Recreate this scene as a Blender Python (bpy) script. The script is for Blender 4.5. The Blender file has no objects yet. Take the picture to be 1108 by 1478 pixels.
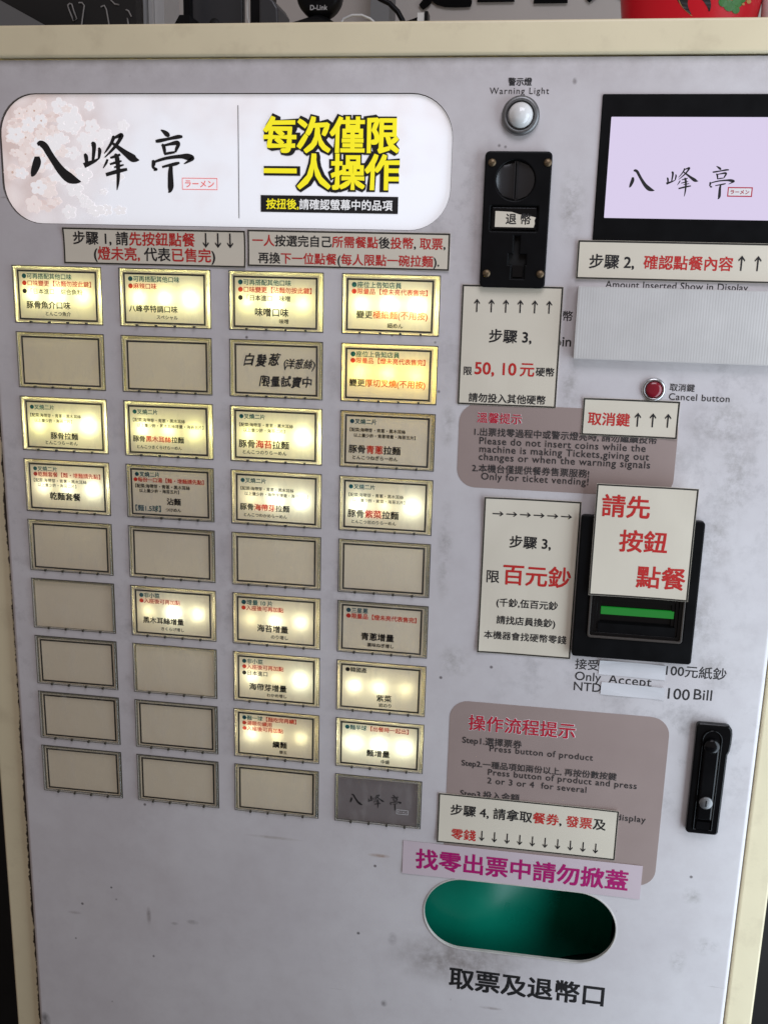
import bpy, math, random
from mathutils import Vector, Matrix

# ------------------------------------------------------------------ camera, world, lights, exposure
SC = bpy.context.scene
COL = SC.collection
Z0 = 1.45                      # height of the top edge of the first button row above the floor
# camera solved from the 9 x 4 button grid (panel frame: x right, y down, z into the machine, metres)
F_PX, CX, CY = 1422.3003, 554.0, 739.0
RR = ((0.9884109290, -0.0243920897, 0.1498294409),
      (0.0586379809, 0.9717457968, -0.2286300364),
      (-0.1400193651, 0.2347661226, 0.9619144687))
CC = (0.48686375, -0.00061429, -0.88890608)

def to_world(v):
    return Vector((v[0], v[2], -v[1]))

cam_d = bpy.data.cameras.new('camera')
cam = bpy.data.objects.new('camera', cam_d)
COL.objects.link(cam)
cx_, cy_, cz_ = (to_world(r) for r in RR)
m3 = Matrix((cx_, -cy_, -cz_)).transposed()
cam.matrix_world = Matrix.Translation(to_world(CC) + Vector((0, 0, Z0))) @ m3.to_4x4()
cam_d.sensor_fit = 'VERTICAL'
cam_d.sensor_height = 36.0
cam_d.lens = F_PX / 1478.0 * 36.0
cam_d.clip_start = 0.02
cam_d.clip_end = 50
SC.camera = cam

W = bpy.data.worlds.new('World')
SC.world = W
W.use_nodes = True
bg = W.node_tree.nodes['Background']
bg.inputs[0].default_value = (1.0, 0.85, 0.80, 1)
bg.inputs[1].default_value = 0.205

def area(name, loc, target, sx, sy, power, color):
    l = bpy.data.lights.new(name, 'AREA')
    l.shape = 'RECTANGLE'
    l.size, l.size_y, l.energy, l.color = sx, sy, power, color
    o = bpy.data.objects.new(name, l)
    COL.objects.link(o)
    o.location = loc
    o.rotation_euler = (Vector(target) - Vector(loc)).to_track_quat('-Z', 'Y').to_euler()
    return o

# daylight from the open street side on the right, weak shop lighting from above on the left
area('street_daylight', (1.13, -0.29, 0.93), (0.65, 0, 1.0), 0.5, 1.6, 9.2, (0.78, 0.92, 1.06))
area('ceiling_lamp', (0.65, -0.75, 2.3), (0.65, 0, 1.4), 0.7, 0.5, 6.2, (0.86, 0.87, 0.98))

SC.view_settings.view_transform = 'Standard'
SC.view_settings.look = 'None'
SC.view_settings.gamma = 1
SC.view_settings.exposure = 0.0
SC.cycles.use_denoising = True
SC.cycles.sample_clamp_indirect = 4.0
SC.cycles.max_bounces = 8
SC.cycles.transparent_max_bounces = 12

# ------------------------------------------------------------------ pixel -> panel millimetres
def U(px, py, d=0.0):
    """photo pixel -> (x, y) in mm on the plane d mm behind the door panel"""
    q = ((px - CX) / F_PX, (py - CY) / F_PX, 1.0)
    v = [sum(RR[i][j] * q[i] for i in range(3)) for j in range(3)]
    s = (d / 1000.0 - CC[2]) / v[2]
    return ((CC[0] + s * v[0]) * 1000.0, (CC[1] + s * v[1]) * 1000.0)

def P(x, y, d=0.0):
    return Vector((x / 1000.0, d / 1000.0, Z0 - y / 1000.0))

# ------------------------------------------------------------------ materials
def S(r, g, b):
    f = lambda c: (c / 255 / 12.92) if c / 255 <= 0.04045 else ((c / 255 + 0.055) / 1.055) ** 2.4
    return (f(r), f(g), f(b), 1.0)

MATS = {}
def new_mat(name):
    m = bpy.data.materials.new(name)
    m.use_nodes = True
    MATS[name] = m
    return m, m.node_tree.nodes, m.node_tree.links, m.node_tree.nodes['Principled BSDF']

def plain(name, col, rough=0.5, metal=0.0, noise=0.0, nscale=40.0, bump=0.0, bscale=300.0, spec=0.5, coat=0.0):
    m, n, l, b = new_mat(name)
    b.inputs['Roughness'].default_value = rough
    b.inputs['Metallic'].default_value = metal
    b.inputs['Specular IOR Level'].default_value = spec
    b.inputs['Coat Weight'].default_value = coat
    b.inputs['Base Color'].default_value = col
    tc = n.new('ShaderNodeTexCoord')
    if noise:
        nz = n.new('ShaderNodeTexNoise')
        nz.inputs['Scale'].default_value = nscale
        nz.inputs['Detail'].default_value = 6
        l.new(tc.outputs['Object'], nz.inputs['Vector'])
        mx = n.new('ShaderNodeMix'); mx.data_type = 'RGBA'
        mx.inputs['A'].default_value = tuple(c * (1 - noise) for c in col[:3]) + (1,)
        mx.inputs['B'].default_value = tuple(min(1, c * (1 + noise)) for c in col[:3]) + (1,)
        l.new(nz.outputs['Fac'], mx.inputs['Factor'])
        l.new(mx.outputs['Result'], b.inputs['Base Color'])
        mr = n.new('ShaderNodeMapRange')
        mr.inputs['To Min'].default_value = max(0.02, rough - 0.12)
        mr.inputs['To Max'].default_value = min(1, rough + 0.12)
        l.new(nz.outputs['Fac'], mr.inputs['Value'])
        l.new(mr.outputs['Result'], b.inputs['Roughness'])
    if bump:
        nb = n.new('ShaderNodeTexNoise')
        nb.inputs['Scale'].default_value = bscale
        nb.inputs['Detail'].default_value = 3
        l.new(tc.outputs['Object'], nb.inputs['Vector'])
        bp = n.new('ShaderNodeBump')
        bp.inputs['Strength'].default_value = bump
        bp.inputs['Distance'].default_value = 0.001
        l.new(nb.outputs['Fac'], bp.inputs['Height'])
        l.new(bp.outputs['Normal'], b.inputs['Normal'])
    return m

def emit(name, col, strength, base=(0.02, 0.02, 0.02, 1), rough=0.3):
    m, n, l, b = new_mat(name)
    b.inputs['Base Color'].default_value = base
    b.inputs['Roughness'].default_value = rough
    b.inputs['Emission Color'].default_value = col
    b.inputs['Emission Strength'].default_value = strength
    return m

plain('black_plastic', (0.0035, 0.0035, 0.004, 1), 0.42, noise=0.3, nscale=60, spec=0.14)
plain('gloss_black', (0.003, 0.003, 0.0035, 1), 0.2, noise=0.2, nscale=30, spec=0.35)
plain('funnel_black', (0.02, 0.02, 0.022, 1), 0.22, spec=0.7)
plain('dark_recess', (0.004, 0.004, 0.004, 1), 0.7)
plain('bezel_brown', (0.055, 0.045, 0.038, 1), 0.4)
plain('brass_screw', (0.17, 0.12, 0.07, 1), 0.45, 0.75, noise=0.4, nscale=400)
plain('steel', (0.42, 0.42, 0.42, 1), 0.28, 0.9, noise=0.2, nscale=200)
plain('dull_steel', (0.22, 0.22, 0.22, 1), 0.42, 0.8, noise=0.3, nscale=200)
plain('chrome', (0.62, 0.62, 0.62, 1), 0.24, 1.0)
plain('outlet_rim', (0.55, 0.52, 0.48, 1), 0.5, noise=0.35, nscale=70)
plain('chute_dark', (0.002, 0.02, 0.014, 1), 0.5)
plain('white_dome', (0.82, 0.82, 0.80, 1), 0.18, coat=0.5)
plain('red_button', (0.23, 0.008, 0.02, 1), 0.22, coat=0.4)
plain('cream_paint', (0.80, 0.70, 0.47, 1), 0.42, noise=0.09, nscale=14, bump=0.05, bscale=500)
def chip_edges(name):
    m = MATS[name]; n, l = m.node_tree.nodes, m.node_tree.links
    b = n['Principled BSDF']; src = b.inputs['Base Color'].links[0].from_socket
    tc = n.new('ShaderNodeTexCoord'); sp = n.new('ShaderNodeSeparateXYZ'); l.new(tc.outputs['Object'], sp.inputs[0])
    def band(x0, x1):
        r = n.new('ShaderNodeMapRange'); r.inputs['From Min'].default_value = x0; r.inputs['From Max'].default_value = x1
        l.new(sp.outputs['X'], r.inputs['Value']); return r.outputs['Result']
    nz = n.new('ShaderNodeTexNoise'); nz.inputs['Scale'].default_value = 120; nz.inputs['Detail'].default_value = 7; nz.inputs['Roughness'].default_value = 0.7
    l.new(tc.outputs['Object'], nz.inputs['Vector'])
    big = n.new('ShaderNodeTexNoise'); big.inputs['Scale'].default_value = 9; l.new(tc.outputs['Object'], big.inputs['Vector'])
    ad = n.new('ShaderNodeMath'); ad.operation = 'MULTIPLY_ADD'; l.new(nz.outputs['Fac'], ad.inputs[0]); ad.inputs[1].default_value = 1.0
    l.new(band(-0.034, -0.0256), ad.inputs[2])
    a2 = n.new('ShaderNodeMath'); a2.operation = 'MULTIPLY_ADD'; l.new(big.outputs['Fac'], a2.inputs[0]); a2.inputs[1].default_value = 0.7; l.new(ad.outputs[0], a2.inputs[2])
    # only on the left stile, away from the top rail
    lim = n.new('ShaderNodeMapRange'); lim.inputs['From Min'].default_value = -0.024; lim.inputs['From Max'].default_value = -0.0255
    l.new(sp.outputs['X'], lim.inputs['Value'])
    rg = n.new('ShaderNodeMapRange'); rg.inputs['From Min'].default_value = 1.66; rg.inputs['From Max'].default_value = 1.74; l.new(a2.outputs[0], rg.inputs['Value'])
    mu = n.new('ShaderNodeMath'); mu.operation = 'MULTIPLY'; l.new(rg.outputs['Result'], mu.inputs[0]); l.new(lim.outputs['Result'], mu.inputs[1])
    st = n.new('ShaderNodeTexNoise'); st.inputs['Scale'].default_value = 26; st.inputs['Detail'].default_value = 8; st.inputs['Roughness'].default_value = 0.65
    l.new(tc.outputs['Object'], st.inputs['Vector'])
    sr = n.new('ShaderNodeMapRange'); sr.inputs['From Min'].default_value = 0.52; sr.inputs['From Max'].default_value = 0.8; sr.inputs['To Max'].default_value = 0.4
    l.new(st.outputs['Fac'], sr.inputs['Value'])
    m1 = n.new('ShaderNodeMix'); m1.data_type = 'RGBA'; l.new(sr.outputs['Result'], m1.inputs['Factor']); l.new(src, m1.inputs['A']); m1.inputs['B'].default_value = (0.42, 0.33, 0.21, 1)
    m2 = n.new('ShaderNodeMix'); m2.data_type = 'RGBA'; l.new(mu.outputs[0], m2.inputs['Factor']); l.new(m1.outputs['Result'], m2.inputs['A']); m2.inputs['B'].default_value = (0.05, 0.035, 0.025, 1)
    l.new(m2.outputs['Result'], b.inputs['Base Color'])
chip_edges('cream_paint')
plain('body_paint', (0.55, 0.49, 0.38, 1), 0.5, noise=0.08, nscale=10)
plain('ink_black', (0.012, 0.011, 0.012, 1), 0.5)
plain('ink_grey', (0.03, 0.026, 0.026, 1), 0.5)
plain('ink_red', (0.56, 0.022, 0.018, 1), 0.5)
plain('ink_crimson', (0.50, 0.012, 0.035, 1), 0.5)
plain('ink_orange', (0.72, 0.09, 0.02, 1), 0.5)
plain('ink_teal', (0.012, 0.055, 0.085, 1), 0.5)
plain('ink_magenta', (0.43, 0.005, 0.15, 1), 0.5)
plain('ink_white', (0.85, 0.83, 0.82, 1), 0.5)
plain('ink_yellow', (0.90, 0.80, 0.02, 1), 0.5)
plain('ink_pink', (0.80, 0.14, 0.16, 1), 0.5)
plain('print_line', (0.03, 0.026, 0.02, 1), 0.5)
plain('paper', (0.76, 0.69, 0.56, 1), 0.45, noise=0.045, nscale=25)
plain('paper_white', (0.70, 0.685, 0.70, 1), 0.55, noise=0.04, nscale=40)
plain('pink_paper', (0.64, 0.53, 0.565, 1), 0.4, noise=0.04, nscale=30)
plain('notice_brown', (0.36, 0.272, 0.245, 1), 0.5, noise=0.06, nscale=30)
plain('gap_line', (0.045, 0.04, 0.03, 1), 0.6)
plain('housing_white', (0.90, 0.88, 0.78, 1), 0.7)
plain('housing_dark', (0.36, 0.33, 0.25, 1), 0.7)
plain('grey_card', (0.21, 0.18, 0.175, 1), 0.45, noise=0.05, nscale=40)
plain('green_plastic', (0.001, 0.20, 0.125, 1), 0.3, noise=0.12, nscale=25)
plain('wall_ink', (0.006, 0.006, 0.006, 1), 0.8, spec=0.05)
plain('wall_grey', (0.56, 0.52, 0.48, 1), 0.8, noise=0.08, nscale=6, bump=0.1, bscale=60)
plain('floor_dark', (0.10, 0.095, 0.09, 1), 0.6, noise=0.2, nscale=8)
plain('post_white', (0.62, 0.62, 0.61, 1), 0.45, noise=0.06, nscale=12)
plain('blackboard', (0.013, 0.013, 0.013, 1), 0.55, noise=0.35, nscale=9)
plain('chalk', (0.36, 0.35, 0.34, 1), 0.9)
plain('grey_metal', (0.20, 0.205, 0.205, 1), 0.5, noise=0.1, nscale=12)
plain('tablet_grey', (0.035, 0.036, 0.04, 1), 0.35)
plain('cable_white', (0.6, 0.6, 0.58, 1), 0.4)
plain('red_lacquer', (0.60, 0.008, 0.02, 1), 0.34, noise=0.12, nscale=14, spec=0.3)
plain('leaf_green', (0.04, 0.19, 0.03, 1), 0.4, noise=0.3, nscale=90)
plain('gold_paint', (0.5, 0.30, 0.10, 1), 0.4, noise=0.2, nscale=80)

def card_ink(name, film, solid, fac):              # thin ink film: filters the light behind it, reflects a little itself
    m, n, l, b = new_mat(name)
    n.remove(b)
    t = n.new('ShaderNodeBsdfTransparent'); t.inputs[0].default_value = film
    d = n.new('ShaderNodeBsdfDiffuse'); d.inputs[0].default_value = solid
    mx = n.new('ShaderNodeMixShader'); mx.inputs[0].default_value = fac
    l.new(t.outputs[0], mx.inputs[1]); l.new(d.outputs[0], mx.inputs[2]); l.new(mx.outputs[0], n['Material Output'].inputs[0])
card_ink('card_black', (0.06, 0.055, 0.05, 1), (0.012, 0.011, 0.012, 1), 0.7)
card_ink('card_red', (1.0, 0.16, 0.10, 1), (0.50, 0.02, 0.015, 1), 0.45)
card_ink('card_orange', (1.0, 0.34, 0.12, 1), (0.62, 0.10, 0.02, 1), 0.4)
card_ink('card_teal', (0.03, 0.30, 0.42, 1), (0.012, 0.05, 0.08, 1), 0.5)

# header sign: back-lit white acrylic with a faint blossom print on its left end
def header_mat():
    m, n, l, b = new_mat('lit_acrylic')
    b.inputs['Roughness'].default_value = 0.2
    tc = n.new('ShaderNodeTexCoord')
    sep = n.new('ShaderNodeSeparateXYZ'); l.new(tc.outputs['Object'], sep.inputs[0])
    # blossom clusters
    vo = n.new('ShaderNodeTexVoronoi'); vo.inputs['Scale'].default_value = 42
    wn = n.new('ShaderNodeTexNoise'); wn.inputs['Scale'].default_value = 30; wn.inputs['Detail'].default_value = 4
    l.new(tc.outputs['Object'], wn.inputs['Vector'])
    ad = n.new('ShaderNodeVectorMath'); ad.operation = 'MULTIPLY_ADD'
    l.new(wn.outputs['Color'], ad.inputs[0]); ad.inputs[1].default_value = (0.02, 0.02, 0.02)
    l.new(tc.outputs['Object'], ad.inputs[2]); l.new(ad.outputs[0], vo.inputs['Vector'])
    petal = n.new('ShaderNodeValToRGB')
    e = petal.color_ramp.elements
    e[0].position = 0.0; e[0].color = S(240, 228, 224)
    e[1].position = 0.75; e[1].color = S(214, 194, 188)
    k = petal.color_ramp.elements.new(0.35); k.color = S(232, 217, 213)
    l.new(vo.outputs['Distance'], petal.inputs['Fac'])
    bigv = n.new('ShaderNodeTexNoise'); bigv.inputs['Scale'].default_value = 22; bigv.inputs['Detail'].default_value = 5
    l.new(tc.outputs['Object'], bigv.inputs['Vector'])
    # mask: strong towards the left end, ragged edge
    mr = n.new('ShaderNodeMapRange'); mr.inputs['From Min'].default_value = -0.205; mr.inputs['From Max'].default_value = -0.085
    mr.inputs['To Min'].default_value = 1.0; mr.inputs['To Max'].default_value = 0.0
    l.new(sep.outputs['X'], mr.inputs['Value'])
    mm = n.new('ShaderNodeMath'); mm.operation = 'MULTIPLY_ADD'; mm.inputs[1].default_value = 1.1; mm.inputs[2].default_value = -0.5
    l.new(bigv.outputs['Fac'], mm.inputs[0])
    m2 = n.new('ShaderNodeMath'); m2.operation = 'ADD'; l.new(mr.outputs['Result'], m2.inputs[0]); l.new(mm.outputs[0], m2.inputs[1])
    mz = n.new('ShaderNodeMath'); mz.operation = 'MULTIPLY_ADD'; mz.inputs[1].default_value = 4.0; mz.inputs[2].default_value = 0.0
    l.new(sep.outputs['Z'], mz.inputs[0])
    m3_ = n.new('ShaderNodeMath'); m3_.operation = 'ADD'; m3_.use_clamp = True
    l.new(m2.outputs[0], m3_.inputs[0]); l.new(mz.outputs[0], m3_.inputs[1])
    mx = n.new('ShaderNodeMix'); mx.data_type = 'RGBA'
    mx.inputs['A'].default_value = S(240, 241, 246)
    l.new(m3_.outputs[0], mx.inputs['Factor']); l.new(petal.outputs['Color'], mx.inputs['B'])
    l.new(mx.outputs['Result'], b.inputs['Base Color'])
    l.new(mx.outputs['Result'], b.inputs['Emission Color'])
    b.inputs['Emission Strength'].default_value = 0.44
    b.inputs['Specular IOR Level'].default_value = 0.2
header_mat()

def panel_mat():
    m, n, l, b = new_mat('panel_paint')
    tc = n.new('ShaderNodeTexCoord')
    co = tc.outputs['Object']
    def noise(scale, detail=5, rough=0.55, off=0):
        z = n.new('ShaderNodeTexNoise'); z.inputs['Scale'].default_value = scale
        z.inputs['Detail'].default_value = detail; z.inputs['Roughness'].default_value = rough
        if off:
            mp = n.new('ShaderNodeMapping'); mp.inputs['Location'].default_value = (off, off * 2, off * 3)
            l.new(co, mp.inputs['Vector']); l.new(mp.outputs[0], z.inputs['Vector'])
        else:
            l.new(co, z.inputs['Vector'])
        return z.outputs['Fac']
    def rng(v, a, c, lo=0.0, hi=1.0):
        r = n.new('ShaderNodeMapRange'); r.inputs['From Min'].default_value = a; r.inputs['From Max'].default_value = c
        r.inputs['To Min'].default_value = lo; r.inputs['To Max'].default_value = hi
        l.new(v, r.inputs['Value']); return r.outputs['Result']
    def math_(op, a, c=None):
        k = n.new('ShaderNodeMath'); k.operation = op
        for i, v in enumerate((a, c)):
            if v is None: continue
            if isinstance(v, (int, float)): k.inputs[i].default_value = v
            else: l.new(v, k.inputs[i])
        return k.outputs[0]
    def mix(f, a, c):
        k = n.new('ShaderNodeMix'); k.data_type = 'RGBA'
        l.new(f, k.inputs['Factor'])
        for nm, v in (('A', a), ('B', c)):
            if isinstance(v, tuple): k.inputs[nm].default_value = v
            else: l.new(v, k.inputs[nm])
        return k.outputs['Result']
    sep = n.new('ShaderNodeSeparateXYZ'); l.new(co, sep.inputs[0])
    x, z = sep.outputs['X'], sep.outputs['Z']        # metres, origin at the top left corner of the button grid
    def blob(cx, cy, rx, ry):
        ex = math_('MULTIPLY', math_('SUBTRACT', x, cx / 1000), 1000 / rx)
        ey = math_('MULTIPLY', math_('ADD', z, cy / 1000), 1000 / ry)
        d = math_('SQRT', math_('ADD', math_('MULTIPLY', ex, ex), math_('MULTIPLY', ey, ey)))
        return rng(d, 0.25, 1.0, 1.0, 0.0)
    col = mix(rng(noise(5.0, 4), 0.3, 0.7), (0.62, 0.578, 0.585, 1), (0.72, 0.685, 0.685, 1))
    # finger grime clouds
    cloud = rng(noise(34, 9, 0.74, 3.1), 0.50, 0.72)
    area_m = blob(670, 130, 95, 170)
    for bb in ((610, 290, 110, 150), (640, 420, 150, 120), (510, 300, 60, 170), (440, 40, 60, 120), (420, -60, 90, 70), (330, 300, 40, 330),
               (212, 300, 30, 330), (105, 300, 30, 330), (-12, 330, 22, 300)):
        area_m = math_('MAXIMUM', area_m, blob(*bb))
    dirt = math_('MULTIPLY', cloud, math_('ADD', math_('MULTIPLY', area_m, 0.46), 0.04))
    col = mix(dirt, col, (0.22, 0.205, 0.20, 1))
    # smeared finger marks near the cancel button, the note slot and the lock, with their own outlines
    sm = blob(668, 160, 22, 62)
    for bb in ((655, 118, 38, 28), (610, 150, 18, 14), (655, 225, 26, 34), (648, 300, 24, 42), (670, 345, 18, 20), (520, 96, 10, 40), (512, -60, 14, 40),
               (672, 585, 12, 12), (690, 640, 16, 12), (665, 660, 10, 16), (430, 360, 20, 20), (430, 40, 8, 30), (416, 250, 9, 60), (414, 130, 8, 30)):
        sm = math_('MAXIMUM', sm, blob(*bb))
    smf = math_('MULTIPLY', sm, rng(noise(60, 10, 0.78, 5.5), 0.44, 0.66))
    col = mix(math_('MULTIPLY', smf, 0.62), col, (0.25, 0.23, 0.20, 1))
    # single scuffs
    nz_s = rng(noise(130, 6, 0.7, 6.2), 0.25, 0.6)
    for cx_m, cy_m, rx_m, ry_m, st_m, tn in ((U(395, 1209)[0], U(395, 1209)[1], 34, 2.2, 0.5, (0.30, 0.25, 0.19, 1)), (U(547, 1235)[0], U(547, 1235)[1], 13, 2.6, 0.85, (0.34, 0.20, 0.12, 1)),
                       (U(215, 1322)[0], U(215, 1322)[1], 3.2, 13, 0.75, (0.17, 0.14, 0.13, 1)), (U(252, 1333)[0], U(252, 1333)[1], 5, 2.5, 0.6, (0.2, 0.17, 0.16, 1)),
                       (U(278, 1331)[0], U(278, 1331)[1], 8, 3.5, 0.55, (0.22, 0.2, 0.19, 1)), (U(108, 1317)[0], U(108, 1317)[1], 9, 2.5, 0.5, (0.25, 0.2, 0.18, 1)),
                       (U(517, 1347)[0], U(517, 1347)[1], 2.2, 2.2, 1.0, (0.05, 0.05, 0.05, 1)), (U(554, 1448)[0], U(554, 1448)[1], 4, 5, 0.9, (0.10, 0.09, 0.09, 1)),
                       (U(66, 1472)[0], U(66, 1472)[1], 7, 12, 0.9, (0.10, 0.09, 0.09, 1)), (U(566, 1355)[0], U(566, 1355)[1], 6, 9, 0.5, (0.2, 0.18, 0.18, 1)),
                       (U(745, 1427)[0] - 25, U(745, 1460)[1], 14, 2.2, 0.6, (0.25, 0.2, 0.18, 1)), (U(829, 117)[0], U(829, 117)[1], 2.4, 3.4, 0.9, (0.15, 0.13, 0.13, 1)),
                       (U(720, 210)[0], U(720, 210)[1], 1.8, 1.8, 0.9, (0.15, 0.13, 0.13, 1)), (U(729, 212)[0], U(729, 212)[1], 1.6, 1.6, 1.0, (0.08, 0.07, 0.07, 1)),
                       (U(161, 1281)[0], U(161, 1281)[1], 1.7, 1.7, 1.0, (0.06, 0.06, 0.06, 1)), (U(168, 1298)[0], U(168, 1298)[1], 1.6, 1.6, 1.0, (0.07, 0.06, 0.06, 1)),
                       (U(110, 1354)[0], U(110, 1354)[1], 1.6, 1.6, 1.0, (0.07, 0.06, 0.06, 1)), (U(222, 1380)[0], U(222, 1380)[1], 1.7, 2.0, 1.0, (0.07, 0.06, 0.06, 1)),
                       (U(310, 885)[0], U(310, 885)[1], 9, 22, 0.5, (0.3, 0.27, 0.27, 1)), (U(480, 545)[0], U(480, 545)[1], 9, 26, 0.4, (0.3, 0.27, 0.27, 1)), (U(322, 790)[0], U(322, 790)[1], 8, 20, 0.35, (0.3, 0.27, 0.27, 1))):
        mk = math_('MULTIPLY', blob(cx_m, cy_m, rx_m, ry_m), nz_s)
        col = mix(math_('MULTIPLY', mk, st_m), col, tn)
    # faint mottling of old paint
    col = mix(math_('MULTIPLY', rng(noise(48, 6, 0.7, 8.8), 0.42, 0.68), 0.13), col, (0.42, 0.36, 0.36, 1))
    # soft yellowish wear
    col = mix(math_('MULTIPLY', rng(noise(9, 5, 0.6, 7.7), 0.5, 0.75), 0.22), col, (0.50, 0.44, 0.42, 1))
    # brown grime hugging the ticket outlet
    gr = math_('MULTIPLY', blob(450, 690, 85, 38), rng(noise(60, 6, 0.7, 1.3), 0.25, 0.75))
    col = mix(math_('MULTIPLY', gr, 0.85), col, (0.12, 0.085, 0.065, 1))
    gr2 = math_('MULTIPLY', blob(505, 636, 112, 56), rng(noise(45, 6, 0.7, 2.3), 0.3, 0.7))
    col = mix(math_('MULTIPLY', gr2, 0.5), col, (0.16, 0.12, 0.10, 1))
    # patchy darker band under the top rail
    top = math_('MULTIPLY', rng(z, 0.150, 0.178), rng(noise(30, 6, 0.7, 9.1), 0.4, 0.7))
    col = mix(math_('MULTIPLY', top, 0.45), col, (0.28, 0.24, 0.23, 1))
    # specks
    vo = n.new('ShaderNodeTexVoronoi'); vo.inputs['Scale'].default_value = 34; vo.inputs['Randomness'].default_value = 1
    l.new(co, vo.inputs['Vector'])
    sp = math_('MULTIPLY', rng(vo.outputs['Distance'], 0.035, 0.065, 1, 0), rng(noise(13, 2, 0.5, 4.4), 0.52, 0.56))
    col = mix(math_('MULTIPLY', sp, 0.8), col, (0.10, 0.08, 0.08, 1))
    # short scratches
    mp = n.new('ShaderNodeMapping'); mp.inputs['Scale'].default_value = (14, 1, 150); mp.inputs['Rotation'].default_value = (0, 0.12, 0)
    l.new(co, mp.inputs['Vector'])
    ns = n.new('ShaderNodeTexNoise'); ns.inputs['Scale'].default_value = 1.4; ns.inputs['Detail'].default_value = 3
    l.new(mp.outputs[0], ns.inputs['Vector'])
    sc_ = math_('MULTIPLY', rng(ns.outputs['Fac'], 0.74, 0.78), 0.5)
    col = mix(sc_, col, (0.24, 0.20, 0.18, 1))
    l.new(col, b.inputs['Base Color'])
    l.new(rng(noise(18, 6), 0.3, 0.7, 0.34, 0.52), b.inputs['Roughness'])
    bp = n.new('ShaderNodeBump'); bp.inputs['Strength'].default_value = 0.05; bp.inputs['Distance'].default_value = 0.001
    l.new(noise(700, 2), bp.inputs['Height']); l.new(bp.outputs['Normal'], b.inputs['Normal'])
panel_mat()

# translucent card stock, translucent rim, thin clear cover
def translucent(name, dcol, tcol, fac, gloss=0.0):
    m, n, l, b = new_mat(name)
    n.remove(b)
    out = n['Material Output']
    d = n.new('ShaderNodeBsdfDiffuse'); d.inputs[0].default_value = dcol
    t = n.new('ShaderNodeBsdfTranslucent'); t.inputs[0].default_value = tcol
    tc = n.new('ShaderNodeTexCoord'); nz = n.new('ShaderNodeTexNoise'); nz.inputs['Scale'].default_value = 60
    l.new(tc.outputs['Object'], nz.inputs['Vector'])
    mc = n.new('ShaderNodeMix'); mc.data_type = 'RGBA'
    mc.inputs['A'].default_value = tuple(c * 0.94 for c in dcol[:3]) + (1,); mc.inputs['B'].default_value = dcol
    l.new(nz.outputs['Fac'], mc.inputs['Factor']); l.new(mc.outputs['Result'], d.inputs[0])
    mx = n.new('ShaderNodeMixShader'); mx.inputs[0].default_value = fac
    l.new(d.outputs[0], mx.inputs[1]); l.new(t.outputs[0], mx.inputs[2])
    last = mx
    if gloss:
        g = n.new('ShaderNodeBsdfGlossy'); g.inputs['Roughness'].default_value = 0.15
        m2 = n.new('ShaderNodeMixShader'); m2.inputs[0].default_value = gloss
        l.new(last.outputs[0], m2.inputs[1]); l.new(g.outputs[0], m2.inputs[2]); last = m2
    l.new(last.outputs[0], out.inputs[0])
translucent('card_stock', (0.88, 0.765, 0.575, 1), (0.95, 0.93, 0.82, 1), 0.15)
translucent('rim_plastic', (0.42, 0.37, 0.26, 1), (0.98, 0.97, 0.90, 1), 0.66, 0.14)
def rim_clear():                                   # moulded clear acrylic: lets part of the light straight through
    m = MATS['rim_plastic']; n, l = m.node_tree.nodes, m.node_tree.links
    out = n['Material Output']; sh = out.inputs[0].links[0].from_socket
    t = n.new('ShaderNodeBsdfTransparent'); mx = n.new('ShaderNodeMixShader'); mx.inputs[0].default_value = 0.70
    l.new(sh, mx.inputs[1]); l.new(t.outputs[0], mx.inputs[2]); l.new(mx.outputs[0], out.inputs[0])
rim_clear()

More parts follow.
